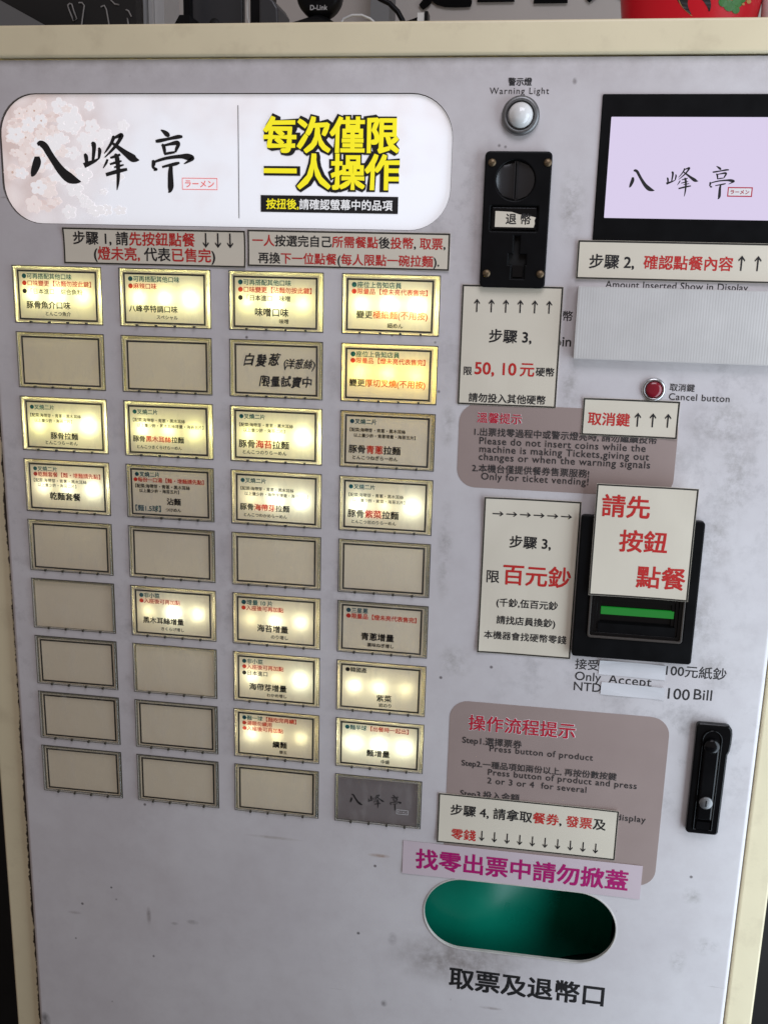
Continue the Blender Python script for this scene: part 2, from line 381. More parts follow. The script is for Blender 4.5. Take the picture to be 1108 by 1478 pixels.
def clear_mat():
    m, n, l, b = new_mat('clear_cover')
    n.remove(b)
    out = n['Material Output']
    t = n.new('ShaderNodeBsdfTransparent')
    g = n.new('ShaderNodeBsdfGlossy'); g.inputs['Roughness'].default_value = 0.06
    lw = n.new('ShaderNodeLayerWeight'); lw.inputs['Blend'].default_value = 0.5
    pw_ = n.new('ShaderNodeMath'); pw_.operation = 'POWER'; pw_.inputs[1].default_value = 5
    l.new(lw.outputs['Facing'], pw_.inputs[0])
    fr = n.new('ShaderNodeMath'); fr.operation = 'MULTIPLY_ADD'; fr.inputs[1].default_value = 0.9; fr.inputs[2].default_value = 0.045
    l.new(pw_.outputs[0], fr.inputs[0])
    tc = n.new('ShaderNodeTexCoord'); nz = n.new('ShaderNodeTexNoise'); nz.inputs['Scale'].default_value = 35
    l.new(tc.outputs['Object'], nz.inputs['Vector'])
    mr = n.new('ShaderNodeMapRange'); mr.inputs['To Min'].default_value = 0.03; mr.inputs['To Max'].default_value = 0.16
    l.new(nz.outputs['Fac'], mr.inputs['Value']); l.new(mr.outputs['Result'], g.inputs['Roughness'])
    mx = n.new('ShaderNodeMixShader')
    l.new(fr.outputs[0], mx.inputs[0]); l.new(t.outputs[0], mx.inputs[1]); l.new(g.outputs[0], mx.inputs[2])
    df = n.new('ShaderNodeBsdfDiffuse'); df.inputs[0].default_value = (0.75, 0.73, 0.70, 1)
    mp = n.new('ShaderNodeMapping'); mp.inputs['Scale'].default_value = (1, 1, 0.35); mp.inputs['Rotation'].default_value = (0, 0.7, 0)
    oi = n.new('ShaderNodeObjectInfo'); sc2 = n.new('ShaderNodeVectorMath'); sc2.operation = 'SCALE'; sc2.inputs['Scale'].default_value = 1.0
    cmb = n.new('ShaderNodeCombineXYZ'); l.new(oi.outputs['Random'], cmb.inputs[0]); l.new(oi.outputs['Random'], cmb.inputs[2])
    va = n.new('ShaderNodeVectorMath'); va.operation = 'ADD'; l.new(tc.outputs['Object'], va.inputs[0]); l.new(cmb.outputs[0], va.inputs[1])
    l.new(va.outputs[0], mp.inputs['Vector'])
    sm = n.new('ShaderNodeTexNoise'); sm.inputs['Scale'].default_value = 70; sm.inputs['Detail'].default_value = 8; sm.inputs['Roughness'].default_value = 0.7
    l.new(mp.outputs[0], sm.inputs['Vector'])
    sr = n.new('ShaderNodeMapRange'); sr.inputs['From Min'].default_value = 0.5; sr.inputs['From Max'].default_value = 0.78
    sr.inputs['To Min'].default_value = 0.0; sr.inputs['To Max'].default_value = 0.16
    l.new(sm.outputs['Fac'], sr.inputs['Value'])
    m2 = n.new('ShaderNodeMixShader'); l.new(sr.outputs['Result'], m2.inputs[0]); l.new(mx.outputs[0], m2.inputs[1]); l.new(df.outputs[0], m2.inputs[2])
    l.new(m2.outputs[0], out.inputs[0])
clear_mat()
emit('led_bright', (1.0, 0.97, 0.42, 1), 270)
emit('led_amber', (1.0, 0.76, 0.14, 1), 280)
emit('led_white', (1.0, 0.94, 0.62, 1), 175)
emit('led_off', (0, 0, 0, 1), 0, base=(0.6, 0.6, 0.5, 1))
emit('screen_glow', S(226, 214, 244), 0.90, rough=0.15)
emit('lit_yellow', (0.95, 0.84, 0.02, 1), 0.50, base=(0.80, 0.70, 0.02, 1))
emit('lit_white', (0.95, 0.95, 0.95, 1), 0.40, base=(0.7, 0.7, 0.7, 1))
emit('lit_pink', (0.90, 0.22, 0.22, 1), 0.40, base=(0.7, 0.16, 0.16, 1))
emit('green_light', (0.005, 0.42, 0.03, 1), 0.40)

# ------------------------------------------------------------------ mesh helpers
WL = {}                                             # world location of every object
def link(o, parent, loc):
    COL.objects.link(o)
    loc = Vector(loc)
    WL[o] = loc
    if parent is not None:
        o.parent = parent
        o.location = loc - WL[parent]
    else:
        o.location = loc
    return o

def thing(name, loc, label=None, cat=None, group=None):
    o = bpy.data.objects.new(name, None)
    o.empty_display_size = 0.05
    link(o, None, loc)
    tag(o, label, cat, group)
    return o

def tag(o, label=None, cat=None, group=None, kind=None):
    if label: o['label'] = label
    if cat: o['category'] = cat
    if group: o['group'] = group
    if kind: o['kind'] = kind
    return o

class G:
    """collects geometry in metres, local to an origin"""
    def __init__(s): s.v = []; s.f = []; s.mi = []; s.sm = []
    def add(s, v, f, mi=0, smooth=False):
        k = len(s.v)
        s.v += [tuple(a) for a in v]
        s.f += [tuple(i + k for i in q) for q in f]
        s.mi += [mi] * len(f); s.sm += [smooth] * len(f)
        return s
    def box(s, x0, x1, y0, y1, z0, z1, mi=0):
        v = [(x, y, z) for z in (z0, z1) for y in (y0, y1) for x in (x0, x1)]
        return s.add(v, [(0, 2, 3, 1), (4, 5, 7, 6), (0, 1, 5, 4), (2, 6, 7, 3), (0, 4, 6, 2), (1, 3, 7, 5)], mi)
    def mesh(s, name, mats):
        me = bpy.data.meshes.new(name)
        me.from_pydata(s.v, [], s.f)
        for m in mats: me.materials.append(MATS[m])
        me.polygons.foreach_set('material_index', s.mi)
        me.polygons.foreach_set('use_smooth', s.sm)
        me.update()
        return me
    def obj(s, name, mats, parent, loc):
        if isinstance(mats, str): mats = [mats]
        return link(bpy.data.objects.new(name, s.mesh(name, mats)), parent, loc)

def lathe(g, prof, seg=28, c=(0, 0, 0), mi=0, smooth=True):
    """profile of (radius, y) revolved about the y axis (towards the viewer is -y)"""
    v = []; f = []
    for r, y in prof:
        for k in range(seg):
            a = 2 * math.pi * k / seg
            v.append((c[0] + r * math.cos(a), c[1] + y, c[2] + r * math.sin(a)))
    for i in range(len(prof) - 1):
        for k in range(seg):
            a, b = i * seg + k, i * seg + (k + 1) % seg
            f.append((a, b, b + seg, a + seg))
    g.add(v, f, mi, smooth)
    return g

def tube(g, pts, r, seg=8, mi=0):
    pts = [Vector(p) for p in pts]
    v = []; f = []
    for i, p in enumerate(pts):
        t = (pts[min(i + 1, len(pts) - 1)] - pts[max(i - 1, 0)]).normalized()
        a = t.cross(Vector((0, 0, 1)) if abs(t.z) < 0.9 else Vector((1, 0, 0))).normalized(); b = t.cross(a)
        for k in range(seg):
            w = 2 * math.pi * k / seg
            v.append(p + a * r * math.cos(w) + b * r * math.sin(w))
    for i in range(len(pts) - 1):
        for k in range(seg):
            q, w = i * seg + k, i * seg + (k + 1) % seg
            f.append((q, w, w + seg, q + seg))
    f.append(tuple(range(seg))); f.append(tuple(range(len(pts) * seg - 1, (len(pts) - 1) * seg - 1, -1)))
    g.add(v, f, mi, True)
    return g

def rrect(x0, x1, z0, z1, r, seg=7):
    out = []
    for cx, cz, a0 in ((x1 - r, z1 - r, 0), (x0 + r, z1 - r, 90), (x0 + r, z0 + r, 180), (x1 - r, z0 + r, 270)):
        for k in range(seg + 1):
            a = math.radians(a0 + 90 * k / seg)
            out.append((cx + r * math.cos(a), cz + r * math.sin(a)))
    return out

def circle(cx, cz, r, seg=32):
    return [(cx + r * math.cos(2 * math.pi * k / seg), cz + r * math.sin(2 * math.pi * k / seg)) for k in range(seg)]

def plate_geo(outlines, y_front, y_back, bevel=0.0):
    """flat plate with holes, outlines in (x, z) metres; front face at y_front (smaller y = nearer the viewer)"""
    cu = bpy.data.curves.new('tmp', 'CURVE')
    cu.dimensions = '2D'; cu.fill_mode = 'BOTH'
    h = abs(y_back - y_front) / 2
    cu.extrude = max(0.0, h - bevel); cu.bevel_depth = bevel; cu.bevel_resolution = 2
    if bevel: cu.offset = -bevel
    for o in outlines:
        sp = cu.splines.new('POLY')
        sp.points.add(len(o) - 1)
        for p, (x, z) in zip(sp.points, o): p.co = (x, z, 0, 1)
        sp.use_cyclic_u = True
    ob = bpy.data.objects.new('tmp', cu)
    me = bpy.data.meshes.new_from_object(ob)
    ym = (y_front + y_back) / 2
    v = [(a.co.x, ym - a.co.z, a.co.y) for a in me.vertices]
    f = [tuple(p.vertices) for p in me.polygons]
    bpy.data.objects.remove(ob); bpy.data.curves.remove(cu); bpy.data.meshes.remove(me)
    return v, f

def sheet(g, outlines, y, mi=0):
    """single-sided sheet with holes facing the viewer"""
    cu = bpy.data.curves.new('tmp', 'CURVE'); cu.dimensions = '2D'; cu.fill_mode = 'BOTH'
    for o in outlines:
        sp = cu.splines.new('POLY'); sp.points.add(len(o) - 1)
        for p, (x, z) in zip(sp.points, o): p.co = (x, z, 0, 1)
        sp.use_cyclic_u = True
    ob = bpy.data.objects.new('tmp', cu)
    me = bpy.data.meshes.new_from_object(ob)
    g.add([(a.co.x, y, a.co.y) for a in me.vertices], [tuple(p.vertices) for p in me.polygons], mi)
    bpy.data.objects.remove(ob); bpy.data.curves.remove(cu); bpy.data.meshes.remove(me)
    return g

def frame_strip(g, x0, x1, z0, z1, w, y, mi=0):
    """flat rectangular outline of line width w"""
    v = [(x0, y, z0), (x1, y, z0), (x1, y, z1), (x0, y, z1), (x0 + w, y, z0 + w), (x1 - w, y, z0 + w), (x1 - w, y, z1 - w), (x0 + w, y, z1 - w)]
    return g.add(v, [(0, 1, 5, 4), (1, 2, 6, 5), (2, 3, 7, 6), (3, 0, 4, 7)], mi)

# ------------------------------------------------------------------ lettering from the built-in typeface
GL = {}
def raw_text(s, res=3):
    cu = bpy.data.curves.new('tmp', 'FONT')
    cu.body = s; cu.resolution_u = res
    ob = bpy.data.objects.new('tmp', cu)
    me = bpy.data.meshes.new_from_object(ob)
    v = [(a.co.x, a.co.y, a.co.z) for a in me.vertices]; f = [tuple(p.vertices) for p in me.polygons]
    bpy.data.objects.remove(ob); bpy.data.curves.remove(cu); bpy.data.meshes.remove(me)
    return v, f

def fatten(v, f, wt):
    """adds a thin sloping skirt of width wt (em) all round the glyph outline"""
    cnt = {}
    for q in f:
        for i in range(len(q)):
            a, b = q[i], q[(i + 1) % len(q)]
            k = (min(a, b), max(a, b))
            cnt[k] = None if k in cnt else (a, b)
    edges = [e for e in cnt.values() if e]
    nrm = {}
    for a, b in edges:
        dx, dy = v[b][0] - v[a][0], v[b][1] - v[a][1]
        q = math.hypot(dx, dy)
        if q < 1e-7: continue
        for i in (a, b): nrm.setdefault(i, []).append((dy / q, -dx / q))
    out = list(v); idx = {}
    for i, ns in nrm.items():
        sx, sy = sum(n[0] for n in ns) / len(ns), sum(n[1] for n in ns) / len(ns)
        l2 = sx * sx + sy * sy
        k = 1 / max(l2, 0.72) if l2 > 1e-6 else 0
        idx[i] = len(out)
        out.append((v[i][0] + sx * k * wt, v[i][1] + sy * k * wt, -1.0))
    ff = list(f)
    for a, b in edges:
        if a in idx and b in idx: ff.append((a, idx[a], idx[b], b))
    return out, ff

def arrow_glyph(c):
    w, t = 0.052, 0.075
    v = [(-w, -0.5), (w, -0.5), (w, 0.42), (-w, 0.42), (0, 0.52), (0.23, 0.22), (0.20, 0.12), (0, 0.52 - 2.2 * t), (-0.20, 0.12), (-0.23, 0.22)]
    f = [(0, 1, 2, 3), (4, 7, 6, 5), (4, 9, 8, 7)]
    if c == '↓': v = [(-x, -y) for x, y in v]
    if c == '→': v = [(y, -x) for x, y in v]
    return [(x + 0.5, y + 0.38, 0.0 if i < 4 else 0.3) for i, (x, y) in enumerate(v)], f, 0.9

def glyph(c, wt, bevel=0.0):
    k = (c, wt, bevel)
    if k not in GL:
        if c in '↑↓→':
            v, f, adv = arrow_glyph(c)
            GL[k] = (v, f, adv)
            return GL[k]
        v, f = raw_text(c) if c != ' ' else ([], [])
        if v and wt > 0: v, f = fatten(v, f, wt)
        if ord(c) > 0x2E80:
            adv = 1.0
        else:
            a, _ = raw_text('|'); b, _ = raw_text(c + '|')
            adv = max(p[0] for p in b) - max(p[0] for p in a)
        GL[k] = (v, f, adv)
    return GL[k]

class Letters:
    """lines of print on one plane; x, y in mm relative to the owner's origin (y down)"""
    def __init__(s, y): s.g = G(); s.mats = []; s.y = y
    def line(s, segs, x0, x1, yc, wt=0.012, track=0.0, bevel=0.0, em=None, hand=None, vc=None, lift=0.0, align='fit'):
        if isinstance(segs, tuple): segs = [segs]
        items = []; x = 0.0; lo = None; hi = 0
        cjk = any(ord(c) > 0x2E80 for t, _ in segs for c in t)
        for t, mat in segs:
            for c in t:
                v, f, adv = glyph(c, wt, bevel)
                if v:
                    a, b = min(p[0] for p in v) + x, max(p[0] for p in v) + x
                    lo = a if lo is None else min(lo, a); hi = max(hi, b)
                items.append((v, f, x, mat)); x += adv + track
        k = (x1 - x0) / (hi - lo) if em is None else em
        off = x0 - lo * k if em is None or align == 'left' else (x0 + x1) / 2 - (lo + hi) / 2 * k
        vcen = vc if vc is not None else (0.38 if cjk else 0.33)
        for v, f, gx, mat in items:
            if not v: continue
            if mat not in s.mats: s.mats.append(mat)
            mi = s.mats.index(mat)
            if hand:
                ra = hand.uniform(-0.09, 0.09); sx = hand.uniform(0.85, 1.0); sh = 0.16; dy = hand.uniform(-0.05, 0.05)
                ph = hand.uniform(0, 6)
                cxg = 0.5
                vv = []
                for px, py, pz in v:
                    qx = (px - cxg) * sx + 0.035 * math.sin(py * 7 + ph); qy = py - 0.38 + dy + 0.035 * math.sin(px * 6 + ph)
                    qx, qy = qx * math.cos(ra) - qy * math.sin(ra) + sh * qy, qx * math.sin(ra) + qy * math.cos(ra)
                    vv.append((qx + cxg, qy + 0.38, pz))
                v = vv
            s.g.add([((off + (p[0] + gx) * k) / 1000, s.y - lift - p[2] * 0.00006,
                      (-yc + (p[1] - vcen) * k) / 1000) for p in v], f, mi)
        return k
    def obj(s, parent, loc, name='lettering'):
        return s.g.obj(name, s.mats, parent, loc)

def px_line(L, o, segs, a, b, d=0.0, **kw):
    """line of print from photo pixel a (left end, mid height) to b; o = owner's origin in mm"""
    (xa, ya), (xb, yb) = U(a[0], a[1], d), U(b[0], b[1], d)
    L.line(segs, xa - o[0], xb - o[0], (ya + yb) / 2 - o[1], **kw)

# brush-written characters, traced stroke by stroke: (x, y, width)
BR = {
 '八': [[(176, 345, 18), (176, 372, 30), (166, 405, 27), (157, 428, 18), (150, 439, 4)],
        [(178, 290, 10), (192, 284, 22), (212, 296, 25), (232, 328, 24), (258, 368, 25), (292, 414, 31), (328, 446, 36), (360, 460, 22), (383, 463, 3)]],
 '峰': [[(432, 280, 8), (441, 287, 18), (444, 305, 15), (441, 345, 12), (438, 372, 8)],
        [(400, 332, 8), (406, 345, 15), (409, 372, 12), (405, 386, 10)],
        [(397, 388, 20), (420, 378, 17), (448, 366, 11), (470, 352, 5)],
        [(466, 303, 6), (471, 318, 13), (467, 352, 9)],
        [(531, 248, 6), (535, 258, 13), (524, 284, 11), (506, 312, 8), (492, 332, 3)],
        [(528, 262, 8), (552, 252, 12), (572, 245, 17), (566, 264, 14), (545, 296, 12), (520, 324, 9), (494, 350, 4)],
        [(527, 280, 8), (552, 298, 14), (588, 326, 20), (624, 352, 28), (640, 360, 18), (657, 362, 2)],
        [(508, 358, 8), (500, 378, 9), (487, 400, 3)],
        [(520, 352, 7), (545, 344, 11), (568, 336, 8)],
        [(518, 382, 7), (548, 373, 10), (574, 366, 6)],
        [(500, 431, 13), (524, 424, 14), (560, 414, 15), (600, 405, 10)],
        [(543, 332, 8), (552, 352, 17), (557, 392, 15), (558, 436, 13), (556, 472, 10), (552, 503, 3)],
        [(538, 396, 6), (562, 390, 9), (584, 384, 5)]],
 '亭': [[(758, 220, 4), (774, 230, 14), (788, 242, 18), (797, 252, 8)],
        [(733, 274, 10), (752, 271, 14), (796, 262, 11), (838, 253, 15), (860, 252, 8)],
        [(762, 288, 8), (770, 296, 13), (775, 316, 12), (776, 334, 7)],
        [(770, 294, 8), (800, 287, 11), (832, 281, 17), (840, 289, 14), (832, 308, 12), (826, 326, 7)],
        [(774, 334, 9), (798, 329, 10), (824, 325, 8)],
        [(720, 362, 8), (724, 376, 15), (722, 396, 10), (738, 406, 9), (724, 410, 5)],
        [(716, 378, 6), (740, 366, 10), (790, 352, 12), (850, 345, 15), (884, 347, 24), (906, 354, 16), (880, 372, 8), (866, 380, 3)],
        [(764, 395, 8), (790, 388, 10), (826, 380, 13), (846, 374, 7)],
        [(806, 384, 12), (803, 420, 18), (804, 462, 21), (804, 490, 21), (800, 508, 12), (792, 514, 3)]],
}
CHX = {'八': (150, 383), '峰': (397, 657), '亭': (716, 906)}

def brush(L, mat, strokes, fn, wk=1.3):
    """fn maps traced (x, y) to mm on the owner's plane and returns (x, y, mm per unit)"""
    if mat not in L.mats: L.mats.append(mat)
    mi = L.mats.index(mat)
    for n_, st in enumerate(strokes):
        pts = []
        m = len(st)
        for i in range(m - 1):
            p0, p1, p2, p3 = st[max(i - 1, 0)], st[i], st[i + 1], st[min(i + 2, m - 1)]
            for k in range(6):
                t = k / 6
                pts.append(tuple(0.5 * (2 * p1[j] + (p2[j] - p0[j]) * t + (2 * p0[j] - 5 * p1[j] + 4 * p2[j] - p3[j]) * t * t
                                        + (3 * p1[j] - p0[j] - 3 * p2[j] + p3[j]) * t ** 3) for j in range(3)))
        pts.append(st[-1])
        v = []; f = []
        for i, p in enumerate(pts):
            a, b = pts[max(i - 1, 0)], pts[min(i + 1, len(pts) - 1)]
            dx, dy = b[0] - a[0], b[1] - a[1]
            q = math.hypot(dx, dy) or 1
            nx, ny = -dy / q, dx / q
            w = max(2.0, p[2] * wk) / 2
            for sgn in (1, -1):
                X, Y = fn(p[0] + sgn * nx * w, p[1] + sgn * ny * w)
                v.append((X / 1000, L.y - n_ * 2e-6, -Y / 1000))
        for i in range(len(pts) - 1):
            f.append((2 * i, 2 * i + 1, 2 * i + 3, 2 * i + 2))
        L.g.add(v, f, mi)

def logo(L, mat, places):
    """places: char -> ((x0, x1) mm, y mm of trace row 360, mm per traced unit in y)"""
    for c, ((x0, x1), yc, ky) in places.items():
        a, b = CHX[c]
        brush(L, mat, BR[c], lambda X, Y, x0=x0, x1=x1, a=a, b=b, yc=yc, ky=ky: (x0 + (X - a) / (b - a) * (x1 - x0), yc + (Y - 360) * ky), 1.05)

# ================================================================== THE SETTING
g = G(); g.box(-2.5, 2.5, -2.5, 1.2, -0.02, 0.0)
floor = tag(g.obj('floor', 'floor_dark', None, (0, 0, 0)), kind='structure')
g = G(); g.box(-2.5, 2.5, 0, 0.1, 0, 2.6)
wall = tag(g.obj('wall_back', 'wall_grey', None, (0, 0.62, 0)), kind='structure')

plain('backing_dark', (0.035, 0.033, 0.032, 1), 0.6, noise=0.25, nscale=7)
g = G(); g.box(-2.5, 2.5, 0, 0.012, 0.001, 1.15)  # dark sheet added before the lower wall to darken the background
tag(g.obj('dark_backing', 'backing_dark', None, (0, 0.6078, 0)), kind='structure')

# ================================================================== TICKET MACHINE
FX0, FX1, FY0 = -51.5, 743.0, -205.5            # outer frame, mm
PX0, PX1, PY0 = -24.0, 716.0, -178.0            # door panel, mm
FYB = Z0 * 1000 - 60                            # bottom of the frame above the floor
M = thing('ticket_machine', (0.345, 0.2, 0), 'white and cream meal ticket vending machine with rows of lit menu buttons', 'ticket machine')

def R(mm0, mm1):                                # helper: mm -> metres
    return mm0 / 1000, mm1 / 1000

# cabinet body behind the frame
g = G()
top = Z0 - FY0 / 1000
g.box(FX0 / 1000, FX1 / 1000, 0.1005, 0.45, 0.06, top - 0.001)
g.obj('cabinet', 'body_paint', M, (0, 0, 0))
g = G(); g.box(FX0 / 1000 + 0.02, FX1 / 1000 - 0.02, 0.06, 0.43, 0.0, 0.059)
g.obj('plinth', 'black_plastic', M, (0, 0, 0))

def rail(name, x0, x1, z0, z1, front=-0.006):
    v, f = plate_geo([[(x0, z0), (x1, z0), (x1, z1), (x0, z1)]], front, 0.100, 0.0022)
    g = G().add(v, f)
    return g.obj(name, 'cream_paint', M, (0, 0, 0))
rail('top_rail', FX0 / 1000, FX1 / 1000, Z0 - (PY0 - 1.6) / 1000, top)
rail('side_rail', FX0 / 1000 - 0.0025, (PX0 - 1.6) / 1000, 0.06, Z0 - (PY0 - 1.4) / 1000, 0.005)
rail('side_rail', (PX1 + 2.2) / 1000, FX1 / 1000 + 0.0012, 0.06, Z0 - (PY0 - 1.4) / 1000, 0.005)
g = G(); g.box(PX0 / 1000 - 0.0012, PX1 / 1000 + 0.0012, 0.0960, 0.0995, 0.06, Z0 - PY0 / 1000 + 0.0012)
g.obj('frame_back', 'dark_recess', M, (0, 0, 0))

# ---- geometry of the openings (metres on the panel, origin = grid corner, z up)
BW, BH, PXC, PYC = 87.4, 52.2, 105.0, 61.29
def bcentre(r, c): return (c * PXC + BW / 2, r * PYC + BH / 2)
HX0, HX1, HY0, HY1 = -4.5, 408.5, -150.5, -38.0          # header sign
PL = (408.9, 603.2, 594.0, 676.0)                        # ticket outlet x0 x1 y0 y1
DX0, DX1, DY0, DY1 = 531.0, 706.0, -149.3, -30.0         # display bezel

ER = 0.0042
holes = [[(PX0 / 1000 + ER, -(FYB / 1000)), (PX1 / 1000 - ER, -(FYB / 1000)), (PX1 / 1000 - ER, -PY0 / 1000), (PX0 / 1000 + ER, -PY0 / 1000)]]
for r in range(9):
    for c in range(4):
        cx, cy = bcentre(r, c)
        holes.append(rrect((cx - BW / 2 + 0.4) / 1000, (cx + BW / 2 - 0.4) / 1000, -(cy + BH / 2 - 0.4) / 1000, -(cy - BH / 2 + 0.4) / 1000, 0.0006, 1))
holes.append(rrect(HX0 / 1000, HX1 / 1000, -HY1 / 1000, -HY0 / 1000, 0.036, 10))
rp = (PL[3] - PL[2]) / 2000
pill = rrect(PL[0] / 1000, PL[1] / 1000, -PL[3] / 1000, -PL[2] / 1000, rp - 0.0005, 14)
holes.append(pill)
v, f = plate_geo(holes, 0.0, 0.0014)
door = G().add(v, f).obj('door_panel', 'panel_paint', M, (0, 0, Z0))
# folded edges of the door
for sgn_, xe in ((-1, PX0 / 1000), (1, PX1 / 1000)):
    g = G(); prof = [(xe - sgn_ * (ER - ER * math.sin(math.radians(a))), ER - ER * math.cos(math.radians(a))) for a in range(0, 91, 10)] + [(xe, 0.060)]
    zb_, zt_ = -(FYB / 1000), -PY0 / 1000
    v = [(x, y, z) for x, y in prof for z in (zb_, zt_)]
    f = [(2 * k, 2 * k + 1, 2 * k + 3, 2 * k + 2)[::sgn_] for k in range(len(prof) - 1)]
    g.add(v, f, 0, True)
    g.obj('door_edge', 'panel_paint', door, (0, 0, Z0))

# ---- header sign
hc = ((HX0 + HX1) / 2, (HY0 + HY1) / 2)
hw, hh = (HX1 - HX0) / 2000, (HY1 - HY0) / 2000
HD = 3.0
v, f = plate_geo([rrect(-hw - 0.006, hw + 0.006, -hh - 0.006, hh + 0.006, 0.042, 10)], 0.0, 0.003)
head = G().add(v, f).obj('header_sign', 'lit_acrylic', M, P(hc[0], hc[1], HD))
g = G()
o1, o2 = rrect(-hw, hw, -hh, hh, 0.036, 10), rrect(-hw + 0.0005, hw - 0.0005, -hh + 0.0005, hh - 0.0005, 0.0355, 10)
sheet(g, [o1, o2], -0.0001)
n_ = len(o1)
g.add([(x, -0.0029, z) for x, z in o1] + [(x, 0.0, z) for x, z in o1], [(i, (i + 1) % n_, (i + 1) % n_ + n_, i + n_) for i in range(n_)])
g.obj('sign_edge', 'bezel_brown', head, P(hc[0], hc[1], HD))

L = Letters(-0.0003)
def tr(x, y):                                    # traced unit -> mm relative to sign centre
    a = U(x / 3.259, 120 + y / 3.259, HD)
    return a[0] - hc[0], a[1] - hc[1]
for c in '八峰亭': brush(L, 'ink_black', BR[c], tr)
a, b = tr(857, 445); c, d = tr(1024, 503)
frame_strip(L.g, a / 1000, c / 1000, -d / 1000, -b / 1000, 0.0006, -0.0003, len(L.mats)); L.mats.append('lit_pink')
px_line(L, hc, ('ラーメン', 'lit_pink'), (267.5, 265), (309.5, 265.5), HD, wt=0.02)
a, b = U(343.3, 152, HD); c, d = U(345, 315, HD)
L.mats.append('ink_grey')
L.g.box((a - hc[0]) / 1000, (a - hc[0] + 0.6) / 1000, -0.00035, -0.0002, -(d - hc[1]) / 1000, -(b - hc[1]) / 1000, len(L.mats) - 1)
L.obj(head, P(hc[0], hc[1], HD))
# printed blossom, petal by petal
for nm, cl_ in (('blossom_light', S(238, 226, 222)), ('blossom_mid', S(233, 218, 213)), ('blossom_deep', S(226, 207, 202)), ('blossom_core', S(205, 178, 165)), ('blossom_faint', S(239, 236, 237))):
    emit(nm, cl_, 0.47, base=cl_)
L = Letters(-0.00012)
L.mats = ['blossom_light', 'blossom_mid', 'blossom_deep', 'blossom_core', 'blossom_faint']
br_ = random.Random(21)
nfl = 0
while nfl < 105:
    fx, fz = br_.uniform(-hw + 0.004, -hw + 0.125), br_.uniform(-hh + 0.006, hh - 0.006)
    dens = (1 - (fx + hw) / 0.125) * (0.35 + 0.65 * (fz + hh) / (2 * hh))
    if br_.random() > dens * 1.5: continue
    ex, ez = max(0, -hw + 0.037 - fx), max(0, abs(fz) - (hh - 0.037))
    if math.hypot(ex, ez) > 0.028: continue
    nfl += 1
    sz = br_.uniform(0.0035, 0.0085); rot = br_.uniform(0, 6.28); sq = br_.uniform(0.55, 1.0); far = (fx + hw) / 0.125
    mi = 4 if br_.random() < far * 1.5 else br_.choice((0, 0, 1, 1, 2))
    for k in range(5):
        a = rot + k * 2 * math.pi / 5
        ca_, sa_ = math.cos(a), math.sin(a)
        pts = []
        for t in range(9):
            w_ = 2 * math.pi * t / 9
            rr_, tt_ = sz * (0.62 + 0.5 * math.cos(w_)), sz * 0.44 * math.sin(w_)
            pts.append((fx + (rr_ * ca_ - tt_ * sa_), -0.00012 - nfl * 1.5e-6 - k * 2e-7, fz + (rr_ * sa_ + tt_ * ca_) * sq))
        L.g.add(pts, [tuple(range(9))], mi if k % 2 or mi == 4 else max(0, mi - 1))
    if mi != 4 and br_.random() < 0.22:
        L.g.add([(fx + sz * 0.16 * math.cos(t), -0.00022, fz + sz * 0.16 * math.sin(t)) for t in [q * 1.05 for q in range(6)]], [tuple(range(6))], 3)
tag(L.obj(head, P(hc[0], hc[1], HD), 'blossom_print'), kind='stuff')
# the outlined notice on the sign
L = Letters(-0.0006)
for txt_, pa, pb in (('每次僅限', (380, 193), (577, 196.5)), ('一人操作', (381, 246), (576.5, 250))):
    px_line(L, hc, (txt_, 'ink_black'), pa, pb, HD, wt=0.135, track=-0.02)
    L.y = -0.0012
    px_line(L, hc, (txt_, 'lit_yellow'), pa, pb, HD, wt=0.036, track=-0.02)
    L.y = -0.0006
a, b = U(376.5, 281.5, HD); c, d = U(574, 309, HD)
L.g.box((a - hc[0]) / 1000, (c - hc[0]) / 1000, -0.0005, -0.0002, -(d - hc[1]) / 1000, -(b - hc[1]) / 1000, 0)
L.y = -0.0008
px_line(L, hc, [('按扭後,', 'lit_yellow'), ('請確認螢幕中的品項', 'lit_white')], (384.5, 293.5), (566.5, 297.5), HD, wt=0.024)
L.obj(head, P(hc[0], hc[1], HD))

# ---- menu buttons: shared shapes
CDEP = 2.0                                       # card plane behind the door face, mm
CWD, CHT = 78.6, 46.2                            # printed border of a card
def strip_rim():
    g = G()
    w, h, d0, d1 = BW / 2000, BH / 2000, -0.0022, CDEP / 1000
    ow, oh, ox, oz = (CWD + 2.2) / 2000, (CHT + 1.8) / 2000, -0.0009, -0.0010
    def ring(a, b, y, cx=0, cz=0): return [(cx - a, y, cz - b), (cx + a, y, cz - b), (cx + a, y, cz + b), (cx - a, y, cz + b)]
    rs = [ring(w - 0.0004, h - 0.0004, 0.0010), ring(w - 0.0006, h - 0.0006, d0 + 0.0005), ring(w - 0.0011, h - 0.0011, d0),
          ring(w - 0.0022, h - 0.0020, d0 + 0.0001), ring(ow, oh, d1, ox, oz)]
    v = [p for r_ in rs for p in r_]; f = []
    for i in range(len(rs) - 1):
        for k in range(4):
            f.append((i * 4 + k, i * 4 + (k + 1) % 4, i * 4 + 4 + (k + 1) % 4, i * 4 + 4 + k))
    return g.add(v, f).mesh('button', ['rim_plastic'])
def card_mesh(mat):
    w, h = (CWD + 3.0) / 2000, (CHT + 2.6) / 2000
    return G().add([(-w, 0, -h), (w, 0, -h), (w, 0, h), (-w, 0, h)], [(0, 1, 2, 3)]).mesh('card', [mat])
def border_mesh(): return frame_strip(G(), -CWD / 2000, CWD / 2000, -CHT / 2000, CHT / 2000, 0.0017, -0.00015).mesh('card_border', ['print_line'])
